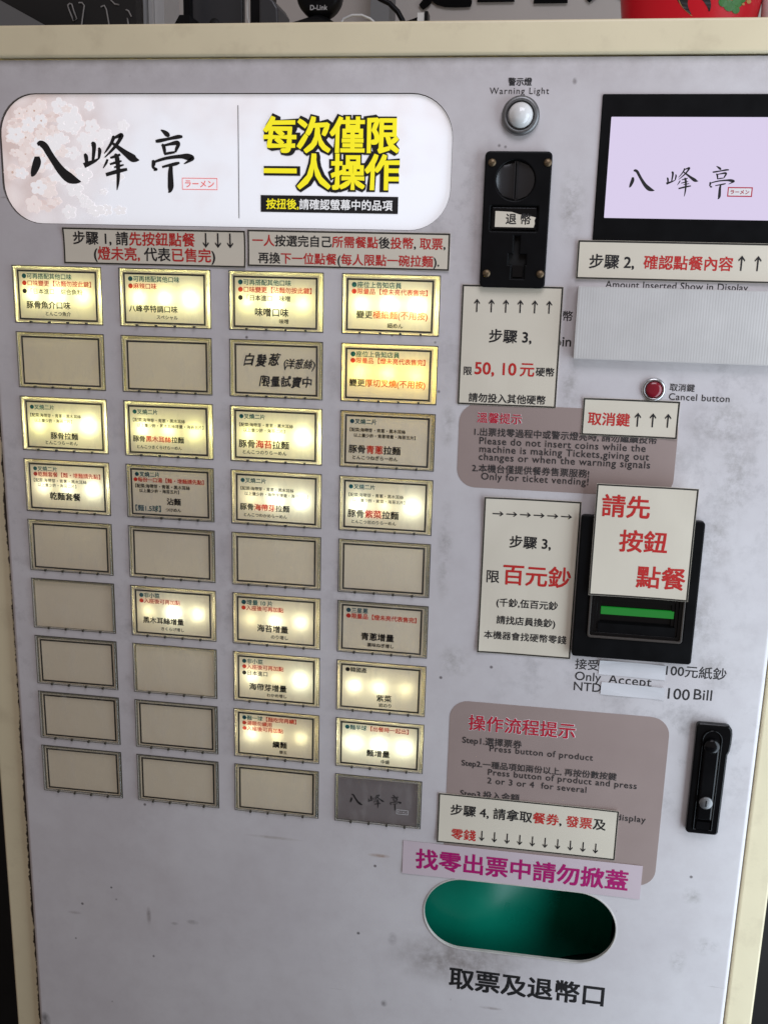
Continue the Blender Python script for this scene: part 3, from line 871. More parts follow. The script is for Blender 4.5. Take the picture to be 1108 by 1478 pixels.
def house_mesh(mat):
    w, h, d = BW / 2000 + 0.0006, PYC / 2000 - 0.0002, 0.0165
    v = [(s * w, y, t * h) for y in (0.0017, d) for s, t in ((-1, -1), (1, -1), (1, 1), (-1, 1))]
    return G().add(v, [(1, 2, 6, 5), (3, 0, 4, 7), (4, 5, 6, 7)]).mesh('housing', [mat])
def led_mesh(mat):
    g = G(); lathe(g, [(0.0026, 0.0), (0.0024, -0.0012), (0.0014, -0.0020), (0.0002, -0.0023)], 10)
    return g.mesh('led', [mat])
def cover_mesh():
    w, h = BW / 2000 - 0.0014, BH / 2000 - 0.0013
    return G().add([(-w, 0, -h), (w, 0, -h), (w, 0, h), (-w, 0, h)], [(0, 1, 2, 3)]).mesh('cover', ['clear_cover'])
def gap_line_mesh():  # dark strip added to stand for the shaded gap round each cap
    g = G(); w, h = BW / 2000 + 0.0004, BH / 2000 + 0.0004
    frame_strip(g, -w, w, -h, h, 0.0007, -0.00035)
    for k in range(4):                            # raised dark ticks drawn as the gaps between lit lip segments
        x = (-0.62 + 0.42 * k) * BW / 2000
        g.box(x - 0.0009, x + 0.0009, -0.0031, -0.0004, -h + 0.0002, -h + 0.0022)
    return g.mesh('gap_line', ['gap_line'])
RIM, COVER, GAP_LINE, BORDER = strip_rim(), cover_mesh(), gap_line_mesh(), border_mesh()
CARD = {'p': card_mesh('card_stock'), 'g': card_mesh('grey_card')}
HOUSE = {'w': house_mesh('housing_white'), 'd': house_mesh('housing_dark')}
for k_, (c_, e_) in enumerate((((1.0, 0.97, 0.38, 1), 190), ((1.0, 0.98, 0.50, 1), 370))): emit('led_bright_%d' % k_, c_, e_)
for k_, (c_, e_) in enumerate((((1.0, 0.90, 0.52, 1), 90), ((0.97, 1.0, 0.74, 1), 260))): emit('led_white_%d' % k_, c_, e_)
LED = {'Y': [led_mesh(m) for m in ('led_bright', 'led_bright_0', 'led_bright_1')], 'A': [led_mesh('led_amber')],
       'S': [led_mesh(m) for m in ('led_white', 'led_white_0', 'led_white_1')], '-': [led_mesh('led_off')]}

K, RD, TE, OR, GY = 'ink_black', 'ink_red', 'ink_teal', 'ink_orange', 'ink_grey'
KB, KR, KT, KO = 'card_black', 'card_red', 'card_teal', 'card_orange'
two = [(('●叉燒二片', KT), .13, .06, .375), (('【配菜:海帶芽・青蔥・黑木耳絲', KB), .30, .06, .72), (('以上量少許・海苔二片】', KB), .41, .11, .60)]
def ramen(word, jp, t3='以上量少許・海苔五片】', u1=.84, lu=.67):
    return [(('●叉燒二片', KT), .13, .06, .375), (('【配菜:海帶芽・青蔥・黑木耳絲', KB), .30, .06, .72), ((t3, KB), .41, .11, u1),
            ([('豚骨', KB), (word, KR), ('拉麵', KB)], .69, .05, lu, .022), ((jp, KB), .86, .10, lu - .03)]
MORE = (('●入座後可再加點', KR), .245, .06, .60)
SOLD = (('●限量品【燈未亮代表售完】', KR), .245, .06, .93)
FLAV = (('●口味變更【沾麵勿按此鍵】', KR), .26, .06, .93)
# row, column: (light, lines of print)
MENU = {
 (0, 0): ('Y', [(('●可再搭配其他口味', KT), .12, .06, .69), FLAV, (('●「日本進口」綜合魚粉', KB), .42, .06, .82), (('豚骨魚介口味', KB), .69, .10, .66, .022), (('とんこつ魚介', KB), .86, .34, .66)]),
 (0, 1): ('Y', [(('●可再搭配其他口味', KT), .12, .06, .69), (('●麻辣口味', KR), .26, .06, .41), (('八峰亭特調口味', KB), .70, .06, .66, .022), (('スペシャル', KB), .86, .40, .66)]),
 (0, 2): ('Y', [(('●可再搭配其他口味', KT), .12, .06, .69), FLAV, (('●「日本進口」味噌', KB), .42, .06, .68), (('味噌口味', KB), .69, .26, .66, .022), (('味噌', KB), .86, .55, .66)]),
 (0, 3): ('Y', [(('●座位上告知店員', KT), .12, .06, .63), SOLD, ([('變更', KB), ('極細麵(不用按)', KO)], .68, .12, .94, .018), (('細めん', KB), .88, .48, .66)]),
 (1, 0): ('-', []), (1, 1): ('-', []),
 (1, 2): ('-', 'hand'),
 (1, 3): ('A', [(('●座位上告知店員', KT), .12, .06, .63), SOLD, ([('變更', KB), ('厚切叉燒(不用按)', KO)], .68, .05, .94, .018)]),
 (2, 0): ('Y', two + [(('豚骨拉麵', KB), .72, .31, .67, .022), (('とんこつらーめん', KB), .87, .24, .66)]),
 (2, 1): ('Y', ramen('黑木耳絲', 'とんこつきくらげらーめん', '以上量少許・黑木耳絲增量・海苔五片】', .95, .70)),
 (2, 2): ('Y', ramen('海苔', 'とんこつのりらーめん', '以上量少許・海苔二片】', .62)),
 (2, 3): ('-', ramen('青蔥', 'とんこつねぎらーめん', '以上量少許・青蔥增量・海苔五片】', .84)),
 (3, 0): ('S', [(('●叉燒二片', KT), .12, .06, .375), (('●乾麵套餐【麵・增麵請先點】', KR), .235, .06, .94), (('【配菜:海帶芽・青蔥・黑木耳絲', KB), .37, .06, .76), (('以上量少許・海苔二片】', KB), .47, .11, .62), (('乾麵套餐', KB), .70, .26, .67, .03)]),
 (3, 1): ('-', [(('●叉燒二片', KT), .12, .06, .375), (('●每份一口湯【麵・增麵請先點】', KR), .235, .04, .94), (('【配菜:海帶芽・青蔥・黑木耳絲', KB), .37, .06, .76), (('以上量少許・海苔五片】', KB), .47, .11, .62), (('沾麵', KB), .68, .46, .64, .03), (('【麵1.5球】', KT), .85, .05, .38), (('つけめん', KB), .86, .44, .64)]),
 (3, 2): ('S', ramen('海帶芽', 'とんこつわかめらーめん', '以上量少許・海帶芽增量・海苔五片】', .90)),
 (3, 3): ('S', ramen('紫菜', 'とんこつ岩のりらーめん', '以上量少許・紫菜・海苔五片】', .74)),
 (4, 0): ('-', []), (4, 1): ('-', []), (4, 2): ('-', []), (4, 3): ('-', []),
 (5, 0): ('-', None),
 (5, 1): ('S', [(('●非小菜', KT), .12, .06, .33), MORE, (('黑木耳絲增量', KB), .68, .10, .64, .026), (('きくらげ增し', KB), .86, .34, .64)]),
 (5, 2): ('S', [(('●增量 10 片', KT), .12, .06, .46), MORE, (('海苔增量', KB), .68, .26, .66, .026), (('のり增し', KB), .86, .44, .66)]),
 (5, 3): ('-', [(('●三星蔥', KT), .12, .06, .33), SOLD, (('青蔥增量', KB), .68, .25, .66, .026), (('薬味ねぎ增し', KB), .86, .33, .66)]),
 (6, 0): ('-', []), (6, 1): ('-', None),
 (6, 2): ('S', [(('●非小菜', KT), .12, .06, .33), MORE, (('●日本進口', KB), .39, .06, .39), (('海帶芽增量', KB), .70, .15, .64, .026), (('わかめ增し', KB), .87, .38, .64)]),
 (6, 3): ('S', [(('●韓國產', KB), .12, .06, .33), (('紫菜', KB), .72, .46, .65, .018), (('岩のり', KB), .88, .49, .65)]),
 (7, 0): ('-', []), (7, 1): ('-', []),
 (7, 2): ('S', [([('●麵一球', KT), ('【麵吃完再續】', KR)], .12, .06, .77), (('●湯頭勿續用', KR), .245, .06, .45), (('●入座後可再加點', KR), .37, .06, .60), (('續麵', KB), .70, .46, .65, .026), (('替玉', KB), .87, .55, .65)]),
 (7, 3): ('S', [([('●麵半球', KT), ('【出餐時一起出】', KR)], .12, .06, .87), (('麵增量', KB), .69, .34, .64, .026), (('中盛', KB), .87, .53, .64)]),
 (8, 0): ('-', []), (8, 1): ('-', []), (8, 2): ('-', []),
 (8, 3): ('-', 'logo'),
}
rnd = random.Random(7)
for (r, c), (lit, lines) in MENU.items():
    cx, cy = bcentre(r, c)
    b = link(bpy.data.objects.new('button', RIM), M, P(cx, cy, 0))
    jx, jy = rnd.uniform(-0.5, 0.5), rnd.uniform(-0.4, 0.4)
    cl = P(cx - 0.9 + jx, cy + 1.0 + jy, CDEP)
    link(bpy.data.objects.new('housing', HOUSE['w' if lit in 'YA' else 'd']), b, P(cx, cy, 0))  # housing coloured paler behind bright buttons to boost their glow, darker elsewhere
    link(bpy.data.objects.new('gap_line', GAP_LINE), b, P(cx, cy, 0))
    card = link(bpy.data.objects.new('card', CARD['g' if lines == 'logo' else 'p']), b, cl)
    ta = rnd.uniform(-0.006, 0.006)
    card.rotation_euler[1] = ta
    if lines is not None and lines != 'logo':
        o = link(bpy.data.objects.new('card_border', BORDER), b, cl); o.rotation_euler[1] = ta
    if lines == 'logo':
        L = Letters(-0.0003)
        logo(L, K, {'八': ((-28, -15), 0, 0.058), '峰': ((-9.5, 7), 0, 0.058), '亭': ((13, 24), 0, 0.058)})
        frame_strip(L.g, 0.0195, 0.0315, -0.0125, -0.0075, 0.0004, -0.0003, len(L.mats)); L.mats.append('ink_white')
        L.line(('ラーメン', 'ink_white'), 20.6, 30.4, 10.0, wt=0.0)
        L.obj(b, cl)
    elif lines == 'hand':
        L = Letters(-0.0003)
        hr = random.Random(3)
        L.line(('白髮葱', K), -30, 4, -9.0, wt=0.034, hand=hr)
        L.line(('(洋葱絲)', K), 7, 37, -6.0, wt=0.024, hand=hr, track=-0.12)
        L.line(('限量試賣中', K), -15, 34, 10.5, wt=0.034, hand=hr, track=-0.06)
        L.obj(b, cl)
    elif lines:
        L = Letters(-0.0003)
        for ln in lines:
            seg, vv, u0, u1 = ln[:4]
            L.line(seg, (u0 - .5) * CWD, (u1 - .5) * CWD, (vv - .5) * CHT, wt=ln[4] + 0.006 if len(ln) > 4 else 0.02)
        L.obj(b, cl).rotation_euler[1] = ta
    for k in (-1, 0, 1):
        link(bpy.data.objects.new('led', rnd.choice(LED[lit])), b, P(cx - 1 + 25.5 * k + rnd.uniform(-0.8, 0.8), cy + 0.5 + rnd.uniform(-0.8, 0.8), 10.3 + rnd.uniform(-0.5, 0.8)))
    link(bpy.data.objects.new('cover', COVER), b, P(cx, cy, -1.9))

# ---- warning light
wc = U(751, 167.5)
g = G()
lathe(g, [(0.0158, 0.0), (0.0158, -0.0035), (0.0150, -0.0055), (0.0128, -0.0065), (0.0118, -0.0058), (0.0112, -0.003), (0.0112, -0.0002)], 40)
wl = g.obj('warning_light', 'dull_steel', M, P(*wc))
g = G()
lathe(g, [(0.0104, -0.001), (0.0104, -0.005), (0.0098, -0.008), (0.0083, -0.0105), (0.0058, -0.0126), (0.003, -0.0137), (0.0001, -0.0140)], 32)
g.obj('dome', 'white_dome', wl, P(*wc))
L = Letters(-0.0003)
px_line(L, wc, ('警示燈', K), (733, 117.8), (767.5, 118), wt=0.03)
px_line(L, wc, ('Warning Light', GY), (706.4, 131), (792, 131.5), wt=0.004, track=0.09)
L.obj(wl, P(*wc))

# ---- coin acceptor
x0, x1, y0, y1 = 437.0, 493.2, -103.7, 8.5
cc = ((x0 + x1) / 2, (y0 + y1) / 2)
fc = U(743.5, 261); fc = (fc[0] - cc[0], fc[1] - cc[1])
fr_ = 0.0163
w0, w1 = U(708.5, 297.5), U(774.5, 334.5)
w0 = (w0[0] - cc[0], w0[1] - cc[1]); w1 = (w1[0] - cc[0], w1[1] - cc[1])
t0, t1 = U(742, 341), U(748.5, 368); h0, h1 = U(734, 367), U(758, 382); l1 = U(755, 402); l0 = U(738, 382)
rel = lambda p: ((p[0] - cc[0]) / 1000, -(p[1] - cc[1]) / 1000)
tA, tB, hA, hB, lA, lB = rel(t0), rel(t1), rel(h0), rel(h1), rel(l0), rel(l1)
tslot = [(tA[0], hA[1]), (tA[0], tA[1]), (tB[0], tA[1]), (tB[0], hA[1]), (hB[0], hA[1]), (hB[0], hB[1]), (lB[0], hB[1]), (lB[0], lB[1]), (lA[0], lB[1]), (lA[0], hB[1]), (hA[0], hB[1]), (hA[0], hA[1])]
hwid, hhei = (x1 - x0) / 2000, (y1 - y0) / 2000
v, f = plate_geo([rrect(-hwid, hwid, -hhei, hhei, 0.004), circle(fc[0] / 1000, -fc[1] / 1000, fr_, 40),
                  rrect(w0[0] / 1000, w1[0] / 1000, -w1[1] / 1000, -w0[1] / 1000, 0.001, 2), tslot], -0.0062, 0.0, 0.0014)
ca = G().add(v, f).obj('coin_acceptor', 'black_plastic', M, P(cc[0], cc[1], -0.1))
g = G(); g.box(-hwid + 0.002, hwid - 0.002, -0.0005, -0.0002, -hhei + 0.002, hhei - 0.002)
g.obj('back_plate', 'dark_recess', ca, P(cc[0], cc[1], -0.1))
g = G()                                            # coin funnel: two curved cheeks leading to the slit
for s, dep in ((-1, 0.0040), (1, 0.0008)):
    v = []; f = []
    nu, nv = 8, 9
    for i in range(nu + 1):
        for j in range(nv + 1):
            zz = -1 + 2 * j / nv
            half = math.sqrt(max(0, 1 - zz * zz)) * fr_ * 0.985
            xx = s * (0.0009 + (half - 0.0009) * i / nu) if half > 0.0009 else s * 0.0009 * (i / nu)
            yy = -0.0008 - 0.0052 * (abs(xx) / fr_) ** 2.2 - (0.0016 if s < 0 else 0) * (1 - i / nu)
            v.append((xx, yy, zz * fr_ * 0.985))
    for i in range(nu):
        for j in range(nv):
            q = i * (nv + 1) + j
            f.append((q, q + 1, q + nv + 2, q + nv + 1))
    g.add(v, f, 0, True)
g.box(-0.0011, -0.0004, -0.0052, -0.0007, -fr_ * 0.93, fr_ * 0.93)
g.box(0.0009, 0.0014, -0.0042, -0.0007, -fr_ * 0.9, fr_ * 0.9)
g.obj('coin_funnel', 'funnel_black', ca, P(cc[0] + fc[0], cc[1] + fc[1], -0.1))
for q in ((709.9, 234.7), (790, 234.9), (701.7, 394.6), (779, 395.7)):
    p = U(q[0], q[1], -6)
    g = G(); lathe(g, [(0.0034, 0.0), (0.0033, -0.0008), (0.0022, -0.0016), (0.0001, -0.0019)], 16)
    g.box(-0.0022, 0.0022, -0.00205, -0.0012, -0.00035, 0.00035)
    g.obj('screw', 'brass_screw', ca, P(p[0], p[1], -6.3))
bw, bh_ = (w1[0] - w0[0]) / 2000, (w1[1] - w0[1]) / 2000
bc = (cc[0] + (w0[0] + w1[0]) / 2, cc[1] + (w0[1] + w1[1]) / 2)
v, f = plate_geo([rrect(-bw + 0.0012, bw - 0.0012, -bh_ + 0.0012, bh_ - 0.0012, 0.0008, 2)], -0.0055, -0.0012, 0.0006)
rb = G().add(v, f).obj('return_button', 'gloss_black', ca, P(bc[0], bc[1], -0.1))
g = G()                                            # torn paper label
pa, pb = U(714.7, 304.5, -6), U(772, 328.5, -6)
xa, xb, za, zb = (pa[0] - bc[0]) / 1000, (pb[0] - bc[0]) / 1000, -(pb[1] - bc[1]) / 1000, -(pa[1] - bc[1]) / 1000
topz = [(xa, zb), (xa + 0.006, zb - 0.0002), (xa + 0.014, zb - 0.0006), (xa + 0.020, zb - 0.0024), (xa + 0.026, zb - 0.0034), (xa + 0.032, zb - 0.0042), (xb, zb - 0.0048)]
poly = topz[::-1] + [(xa, za)] + [(xb - 0.0015, za), (xb - 0.0006, za + 0.003), (xb - 0.001, za + 0.006)]
v, f = plate_geo([poly], -0.0059, -0.0056)
G().add(v, f).obj('paper_label', 'paper', rb, P(bc[0], bc[1], -0.1))
L = Letters(-0.0061)
L.line(('退 幣', K), xa * 1000 + 9, xb * 1000 - 4, -(za + 0.0068) * 1000, wt=0.02)
L.obj(rb, P(bc[0], bc[1], -0.1))
g = G(); g.box(lA[0] + 0.0012, lB[0] - 0.0012, -0.0048, -0.0006, lB[1] + 0.0012, lA[1] - 0.0006)
g.obj('return_lever', 'gloss_black', ca, P(cc[0], cc[1], -0.1))

# ---- display
dc = ((DX0 + DX1) / 2, (DY0 + DY1) / 2)
dw, dh = (DX1 - DX0) / 2000, (DY1 - DY0) / 2000
s0, s1 = U(881.6, 169, 1), U(872.5, 314.6, 1)
SX0, SX1, SY0, SY1 = s0[0] - dc[0], 697.0 - dc[0], s0[1] - dc[1], s1[1] - dc[1]
v, f = plate_geo([rrect(-dw, dw, -dh, dh, 0.0012, 2), rrect(SX0 / 1000, SX1 / 1000, -SY1 / 1000, -SY0 / 1000, 0.0004, 1)], -0.0012, 0.0, 0.0004)
disp = G().add(v, f).obj('display', 'black_plastic', M, P(dc[0], dc[1], -0.1))
v, f = plate_geo([[(SX0 / 1000 - 0.001, -SY1 / 1000 - 0.001), (SX1 / 1000 + 0.001, -SY1 / 1000 - 0.001), (SX1 / 1000 + 0.001, -SY0 / 1000 + 0.001), (SX0 / 1000 - 0.001, -SY0 / 1000 + 0.001)]], -0.0004, -0.0001)
G().add(v, f).obj('screen', 'screen_glow', disp, P(dc[0], dc[1], -0.1))
L = Letters(-0.0006)
def sx(px, py): q = U(px, py); return q[0] - dc[0], q[1] - dc[1]
logo(L, K, {c: ((sx(a, 262)[0], sx(b, 262)[0]), sx(980, yy)[1], 0.088) for c, a, b, yy in (('八', 908, 945, 259), ('峰', 961, 1007, 261), ('亭', 1023, 1058, 262))})
a, b = sx(1049.5, 270), sx(1084, 284.5)
frame_strip(L.g, a[0] / 1000, b[0] / 1000, -b[1] / 1000, -a[1] / 1000, 0.0009, -0.0007, len(L.mats)); L.mats.append('ink_crimson')
L.g.box(a[0] / 1000 + 0.001, b[0] / 1000 - 0.001, -0.00062, -0.0005, -b[1] / 1000 + 0.001, -a[1] / 1000 - 0.001, len(L.mats)); L.mats.append('ink_white')
L.y = -0.0008
L.line(('ラーメン', 'ink_crimson'), a[0] + 2.4, b[0] - 2.4, (a[1] + b[1]) / 2, wt=0.02)
L.obj(disp, P(dc[0], dc[1], -0.1))

# ---- cancel button
bc = U(942.5, 562)
g = G()
lathe(g, [(0.0103, 0.0), (0.0103, -0.0012), (0.0094, -0.0026), (0.0080, -0.0030), (0.0074, -0.0022), (0.0071, -0.0004)], 36)
cb = g.obj('cancel_button', 'chrome', M, P(bc[0], bc[1]))
g = G(); lathe(g, [(0.0069, -0.0003), (0.0069, -0.0030), (0.0062, -0.0039), (0.0035, -0.0043), (0.0001, -0.0044)], 30)
g.obj('plunger', 'red_button', cb, P(bc[0], bc[1]))
L = Letters(-0.0003)
px_line(L, bc, ('取消鍵', GY), (966, 559), (1002, 560), wt=0.012)
px_line(L, bc, ('Cancel button', GY), (964.6, 573), (1052.5, 575.2), wt=0.006, track=0.04)
L.obj(cb, P(*bc))

# ---- brown notice prints
def notice(x0, x1, y0, y1, rad):
    c = ((x0 + x1) / 2, (y0 + y1) / 2); w, h = (x1 - x0) / 2000, (y1 - y0) / 2000
    v, f = plate_geo([rrect(-w, w, -h, h, rad)], -0.00022, -0.00004)
    return G().add(v, f).obj('notice_panel', 'notice_brown', M, P(c[0], c[1])), c
nb, nc = notice(424.2, 616.8, 111.0, 188.0, 0.017)
L = Letters(-0.00035)
px_line(L, nc, ('溫馨提示', 'ink_white'), (687.3, 603.2), (753.2, 604.2), wt=0.045)
L.y = -0.00055
px_line(L, nc, ('溫馨提示', 'ink_crimson'), (687.8, 603.2), (752.7, 604.2), wt=0.022)
px_line(L, nc, ('1.出票找零過程中或警示燈亮時, 請勿繼續投幣', GY), (684.4, 624.5), (948, 633), wt=0.016)
for t_, a, b in (('Please do not insert coins while the', (691.5, 638), (931.5, 645)), ('machine is making Tickets,giving out', (691.5, 650), (936.5, 657)),
                 ('changes or when the warning signals', (690.7, 661), (938, 669)), ('Only for ticket vending!', (694, 689), (849, 693.5))):
    px_line(L, nc, (t_, GY), a, b, wt=0.012, track=0.05)
px_line(L, nc, ('2.本機台僅提供餐券售票服務!', GY), (681, 677), (850, 681.5), wt=0.016)
L.obj(nb, P(*nc))
nb, nc = notice(427.2, 635.0, 399.8, 580.0, 0.018)
L = Letters(-0.00035)
px_line(L, nc, ('操作流程提示', 'ink_white'), (675, 1042.5), (830.8, 1055), wt=0.05)
L.y = -0.00055
px_line(L, nc, ('操作流程提示', 'ink_crimson'), (675.8, 1042.5), (830, 1055), wt=0.024)
for t_, a, b in (('Step1.選擇票券', (667, 1068), (753, 1073.5)), ('Step2.一種品項如兩份以上, 再按份數按鍵', (666, 1101.5), (889.5, 1119.7)), ('Step3.投入金額', (664, 1145), (749.5, 1150.8))):
    px_line(L, nc, (t_, GY), a, b, wt=0.016)
for t_, a, b in (('Press button of product', (706.4, 1081), (855.5, 1092.5)), ('Press button of product and press', (704, 1115), (918.6, 1133.5)),
                 ('2 or 3 or 4  for several', (703, 1127.6), (846, 1138.5)), ('Show amount inserted on the display', (702, 1163), (931.5, 1180.5))):
    px_line(L, nc, (t_, GY), a, b, wt=0.012, track=0.05)
L.obj(nb, P(*nc))

# ---- print straight on the door
def door_print(segs, a, b, **kw):
    L = Letters(-0.00012); px_line(L, (0, 0), segs, a, b, **kw); L.obj(door, (0, 0, Z0))
door_print(('Amount Inserted Show in Display', GY), (873, 411.5), (1079, 414.5), wt=0.016, track=0.02)
door_print(('投幣', GY), (795, 455), (826, 456.5), wt=0.02)
door_print(('Coin', GY), (785, 492), (824, 493.5), wt=0.02)
door_print(('接受', GY), (829.5, 958.5), (864, 960), wt=0.016)
door_print(('100元紙鈔', GY), (960.5, 968), (1048, 972.5), wt=0.016)
door_print(('Only', GY), (829, 976), (867, 977.5), wt=0.012)
door_print(('Accept', GY), (877, 981.5), (940, 983.5), wt=0.012, track=0.03)
door_print(('NTD', GY), (827.5, 991), (867, 992.5), wt=0.012)
door_print(('100', GY), (963, 1001.5), (995, 1003), wt=0.012)
door_print(('Bill', GY), (1000.5, 1002.5), (1027, 1004), wt=0.012)
door_print(('取票及退幣口', K), (647.5, 1411.5), (871.6, 1437), wt=0.034)

# ---- bill acceptor
x0, x1, y0, y1 = 538.6, 646.8, 206.6, 342.0
bc = ((x0 + x1) / 2, (y0 + y1) / 2)
w, h = (x1 - x0) / 2000, (y1 - y0) / 2000
def rb_(px, py, d=-8): q = U(px, py, d); return (q[0] - bc[0]) / 1000, -(q[1] - bc[1]) / 1000
i0, i1 = rb_(846, 918), rb_(983, 931)
ix0, ix1, iz0 = i0[0], i1[0], (i0[1] + i1[1]) / 2
iz1 = iz0 + 0.092
v, f = plate_geo([rrect(-w, w, -h, h, 0.003), rrect(ix0, ix1, iz0, iz1, 0.003, 4)], -0.0075, 0.0, 0.0012)
ba = G().add(v, f).obj('bill_acceptor', 'black_plastic', M, P(bc[0], bc[1], -0.1))
v, f = plate_geo([rrect(ix0 + 0.0002, ix1 - 0.0002, iz0 + 0.0002, iz1 - 0.0002, 0.003, 4), rrect(ix0 + 0.0022, ix1 - 0.0022, iz0 + 0.0022, iz1 - 0.0022, 0.002, 4)], -0.0092, -0.001, 0.0005)
G().add(v, f).obj('mouth_frame', 'bezel_brown', ba, P(bc[0], bc[1], -0.1))
g0, g1 = rb_(867.3, 876, -4), rb_(971.3, 893, -4)
gz1, gz0 = rb_(919, 879.5, -4)[1], rb_(919, 889.7, -4)[1]
g = G()
g.box(ix0 + 0.002, ix1 - 0.002, -0.0012, -0.0002, iz0 + 0.002, iz1 - 0.002)
for k in range(3):                                   # stepped throat
    e = 0.0035 + 0.0030 * k
    v, f = plate_geo([rrect(ix0 + 0.0020 + 0.003 * k, ix1 - 0.0020 - 0.003 * k, iz0 + 0.002 + 0.003 * k, iz1 - 0.0025, 0.001, 2),
                      rrect(ix0 + 0.005 + 0.003 * k, ix1 - 0.005 - 0.003 * k, iz0 + 0.0052 + 0.003 * k, gz1 + 0.012 - 0.003 * k, 0.001, 2)], -0.0068 + 0.0017 * k, -0.0052 + 0.0017 * k, 0.0003)
    g.add(v, f)
g.obj('throat', 'gloss_black', ba, P(bc[0], bc[1], -0.1))
g = G(); g.box(g0[0], g1[0], -0.0040, -0.0013, gz0, gz1)
g.obj('light_bar', 'green_light', ba, P(bc[0], bc[1], -0.1))
g = G(); g.box(g0[0] - 0.002, g1[0] + 0.002, -0.0062, -0.0013, gz0 - 0.028, gz0 - 0.008)
g.obj('note_tray', 'black_plastic', ba, P(bc[0], bc[1], -0.1))

# ---- door lock
lc = ((657.6 + 688.3) / 2, (399.2 + 513.3) / 2)
def lk(px, py, d=-6): q = U(px, py, d); return (q[0] - lc[0]) / 1000, -(q[1] - lc[1]) / 1000
hw_, hh_ = 0.0150, 0.0570
out = rrect(-hw_, hw_, -hh_, hh_, 0.0035, 5)
out2 = []
for (x, z) in out: out2.append((x, z))
# bulge on the upper right
bul = [(hw_ + 0.0006, hh_ - 0.030), (hw_ + 0.0022, hh_ - 0.026), (hw_ + 0.0029, hh_ - 0.018), (hw_ + 0.0029, hh_ - 0.009), (hw_ + 0.0022, hh_ - 0.0045)]
idx = 0
out2 = [p for p in out2]
out2 = bul[:-1] + [(hw_ + 0.0022, hh_ - 0.0045), (hw_ - 0.0005, hh_ - 0.0008)] + out2[5:]
v, f = plate_geo([out2], -0.0065, 0.0, 0.0016)
lock = G().add(v, f).obj('door_lock', 'gloss_black', M, P(lc[0], lc[1], -0.1))
hb = [(0.0092 * math.cos(math.radians(a)), 0.042 + 0.0092 * math.sin(math.radians(a))) for a in range(0, 181, 15)] + [(-0.0092, -0.052), (0.0086, -0.052)]
inner = [(x * 0.86, (z - 0.0) * 0.985) for x, z in hb]
v, f = plate_geo([hb, inner], -0.0080, -0.0060, 0.0005)
G().add(v, f).obj('handle_rim', 'gloss_black', lock, P(lc[0], lc[1], -0.1))
hd = [(0.0072 * math.cos(math.radians(a)), 0.036 + 0.0072 * math.sin(math.radians(a))) for a in range(0, 181, 15)] + [(-0.0070, -0.040), (0.0068, -0.040)]
v, f = plate_geo([hd], -0.0105, -0.0060, 0.0018)
G().add(v, f).obj('handle', 'gloss_black', lock, P(lc[0], lc[1], -0.1))
g = G(); lathe(g, [(0.0072, -0.0060), (0.0072, -0.0100), (0.0064, -0.0112), (0.0040, -0.0118), (0.0001, -0.0120)], 24, (0.0, 0, 0.036))
g.obj('handle_knob', 'gloss_black', lock, P(lc[0], lc[1], -0.1))
k0 = lk(1018, 1159, -11)
g = G(); lathe(g, [(0.0062, -0.0104), (0.0062, -0.0118), (0.0055, -0.0124), (0.0001, -0.0125)], 24, (k0[0], 0, k0[1]))
kc = g.obj('key_cylinder', 'dull_steel', lock, P(lc[0], lc[1], -0.1))
g = G(); g.box(k0[0] - 0.0006, k0[0] + 0.0006, -0.01275, -0.0120, k0[1] - 0.0032, k0[1] + 0.0032)
g.obj('keyhole', 'dark_recess', lock, P(lc[0], lc[1], -0.1))
g = G(); g.box(-0.0062, 0.0060, -0.0090, -0.0061, -0.0505, -0.0425)
g.obj('catch', 'gloss_black', lock, P(lc[0], lc[1], -0.1))

# ---- ticket outlet: bare rim, shade-dark green chute and hinged flap
pc = ((PL[0] + PL[1]) / 2, (PL[2] + PL[3]) / 2)
pw, ph = (PL[1] - PL[0]) / 2000, (PL[3] - PL[2]) / 2000
def pl_(k): return rrect(-pw - k, pw + k, -ph - k, ph + k, ph + k - 0.0005, 14)
g = G()
v, f = plate_geo([pl_(0.0003), pl_(-0.0010)], -0.0007, 0.0030, 0.0003)
slot = g.add(v, f).obj('ticket_outlet', 'outlet_rim', M, P(pc[0], pc[1]))
g = G()
v = [(sx_ * pw * 1.08, y, zz) for y in (0.0032, 0.094) for sx_, zz in ((-1, -ph * 2.3), (1, -ph * 2.3), (1, ph * 1.3), (-1, ph * 1.3))]
g.add(v, [(0, 1, 5, 4), (1, 2, 6, 5), (2, 3, 7, 6), (3, 0, 4, 7), (4, 5, 6, 7)])
g.obj('chute', 'chute_dark', slot, P(pc[0], pc[1]))  # near-black green puts the shade inside the chute into its colour
g = G(); v = []; f = []; nx_ = 26                  # green flap, bent away on the right to put that side in shade
for i_ in range(nx_ + 1):
    t = i_ / nx_
    e = max(0.0, (t - 0.22) / 0.78); yy = 0.016 + 0.060 * (e * e * (3 - 2 * e))
    for zz in (-2.25, -1.2, -0.4, 0.4, 1.25):
        v.append(((-1 + 2 * t) * pw * 1.06, yy + 0.004 * (1 - zz), zz * ph))
for i_ in range(nx_):
    for j_ in range(4):
        q = i_ * 5 + j_; f.append((q, q + 5, q + 6, q + 1))
g.add(v, f, 0, True); g.obj('flap', 'green_plastic', slot, P(pc[0], pc[1]))

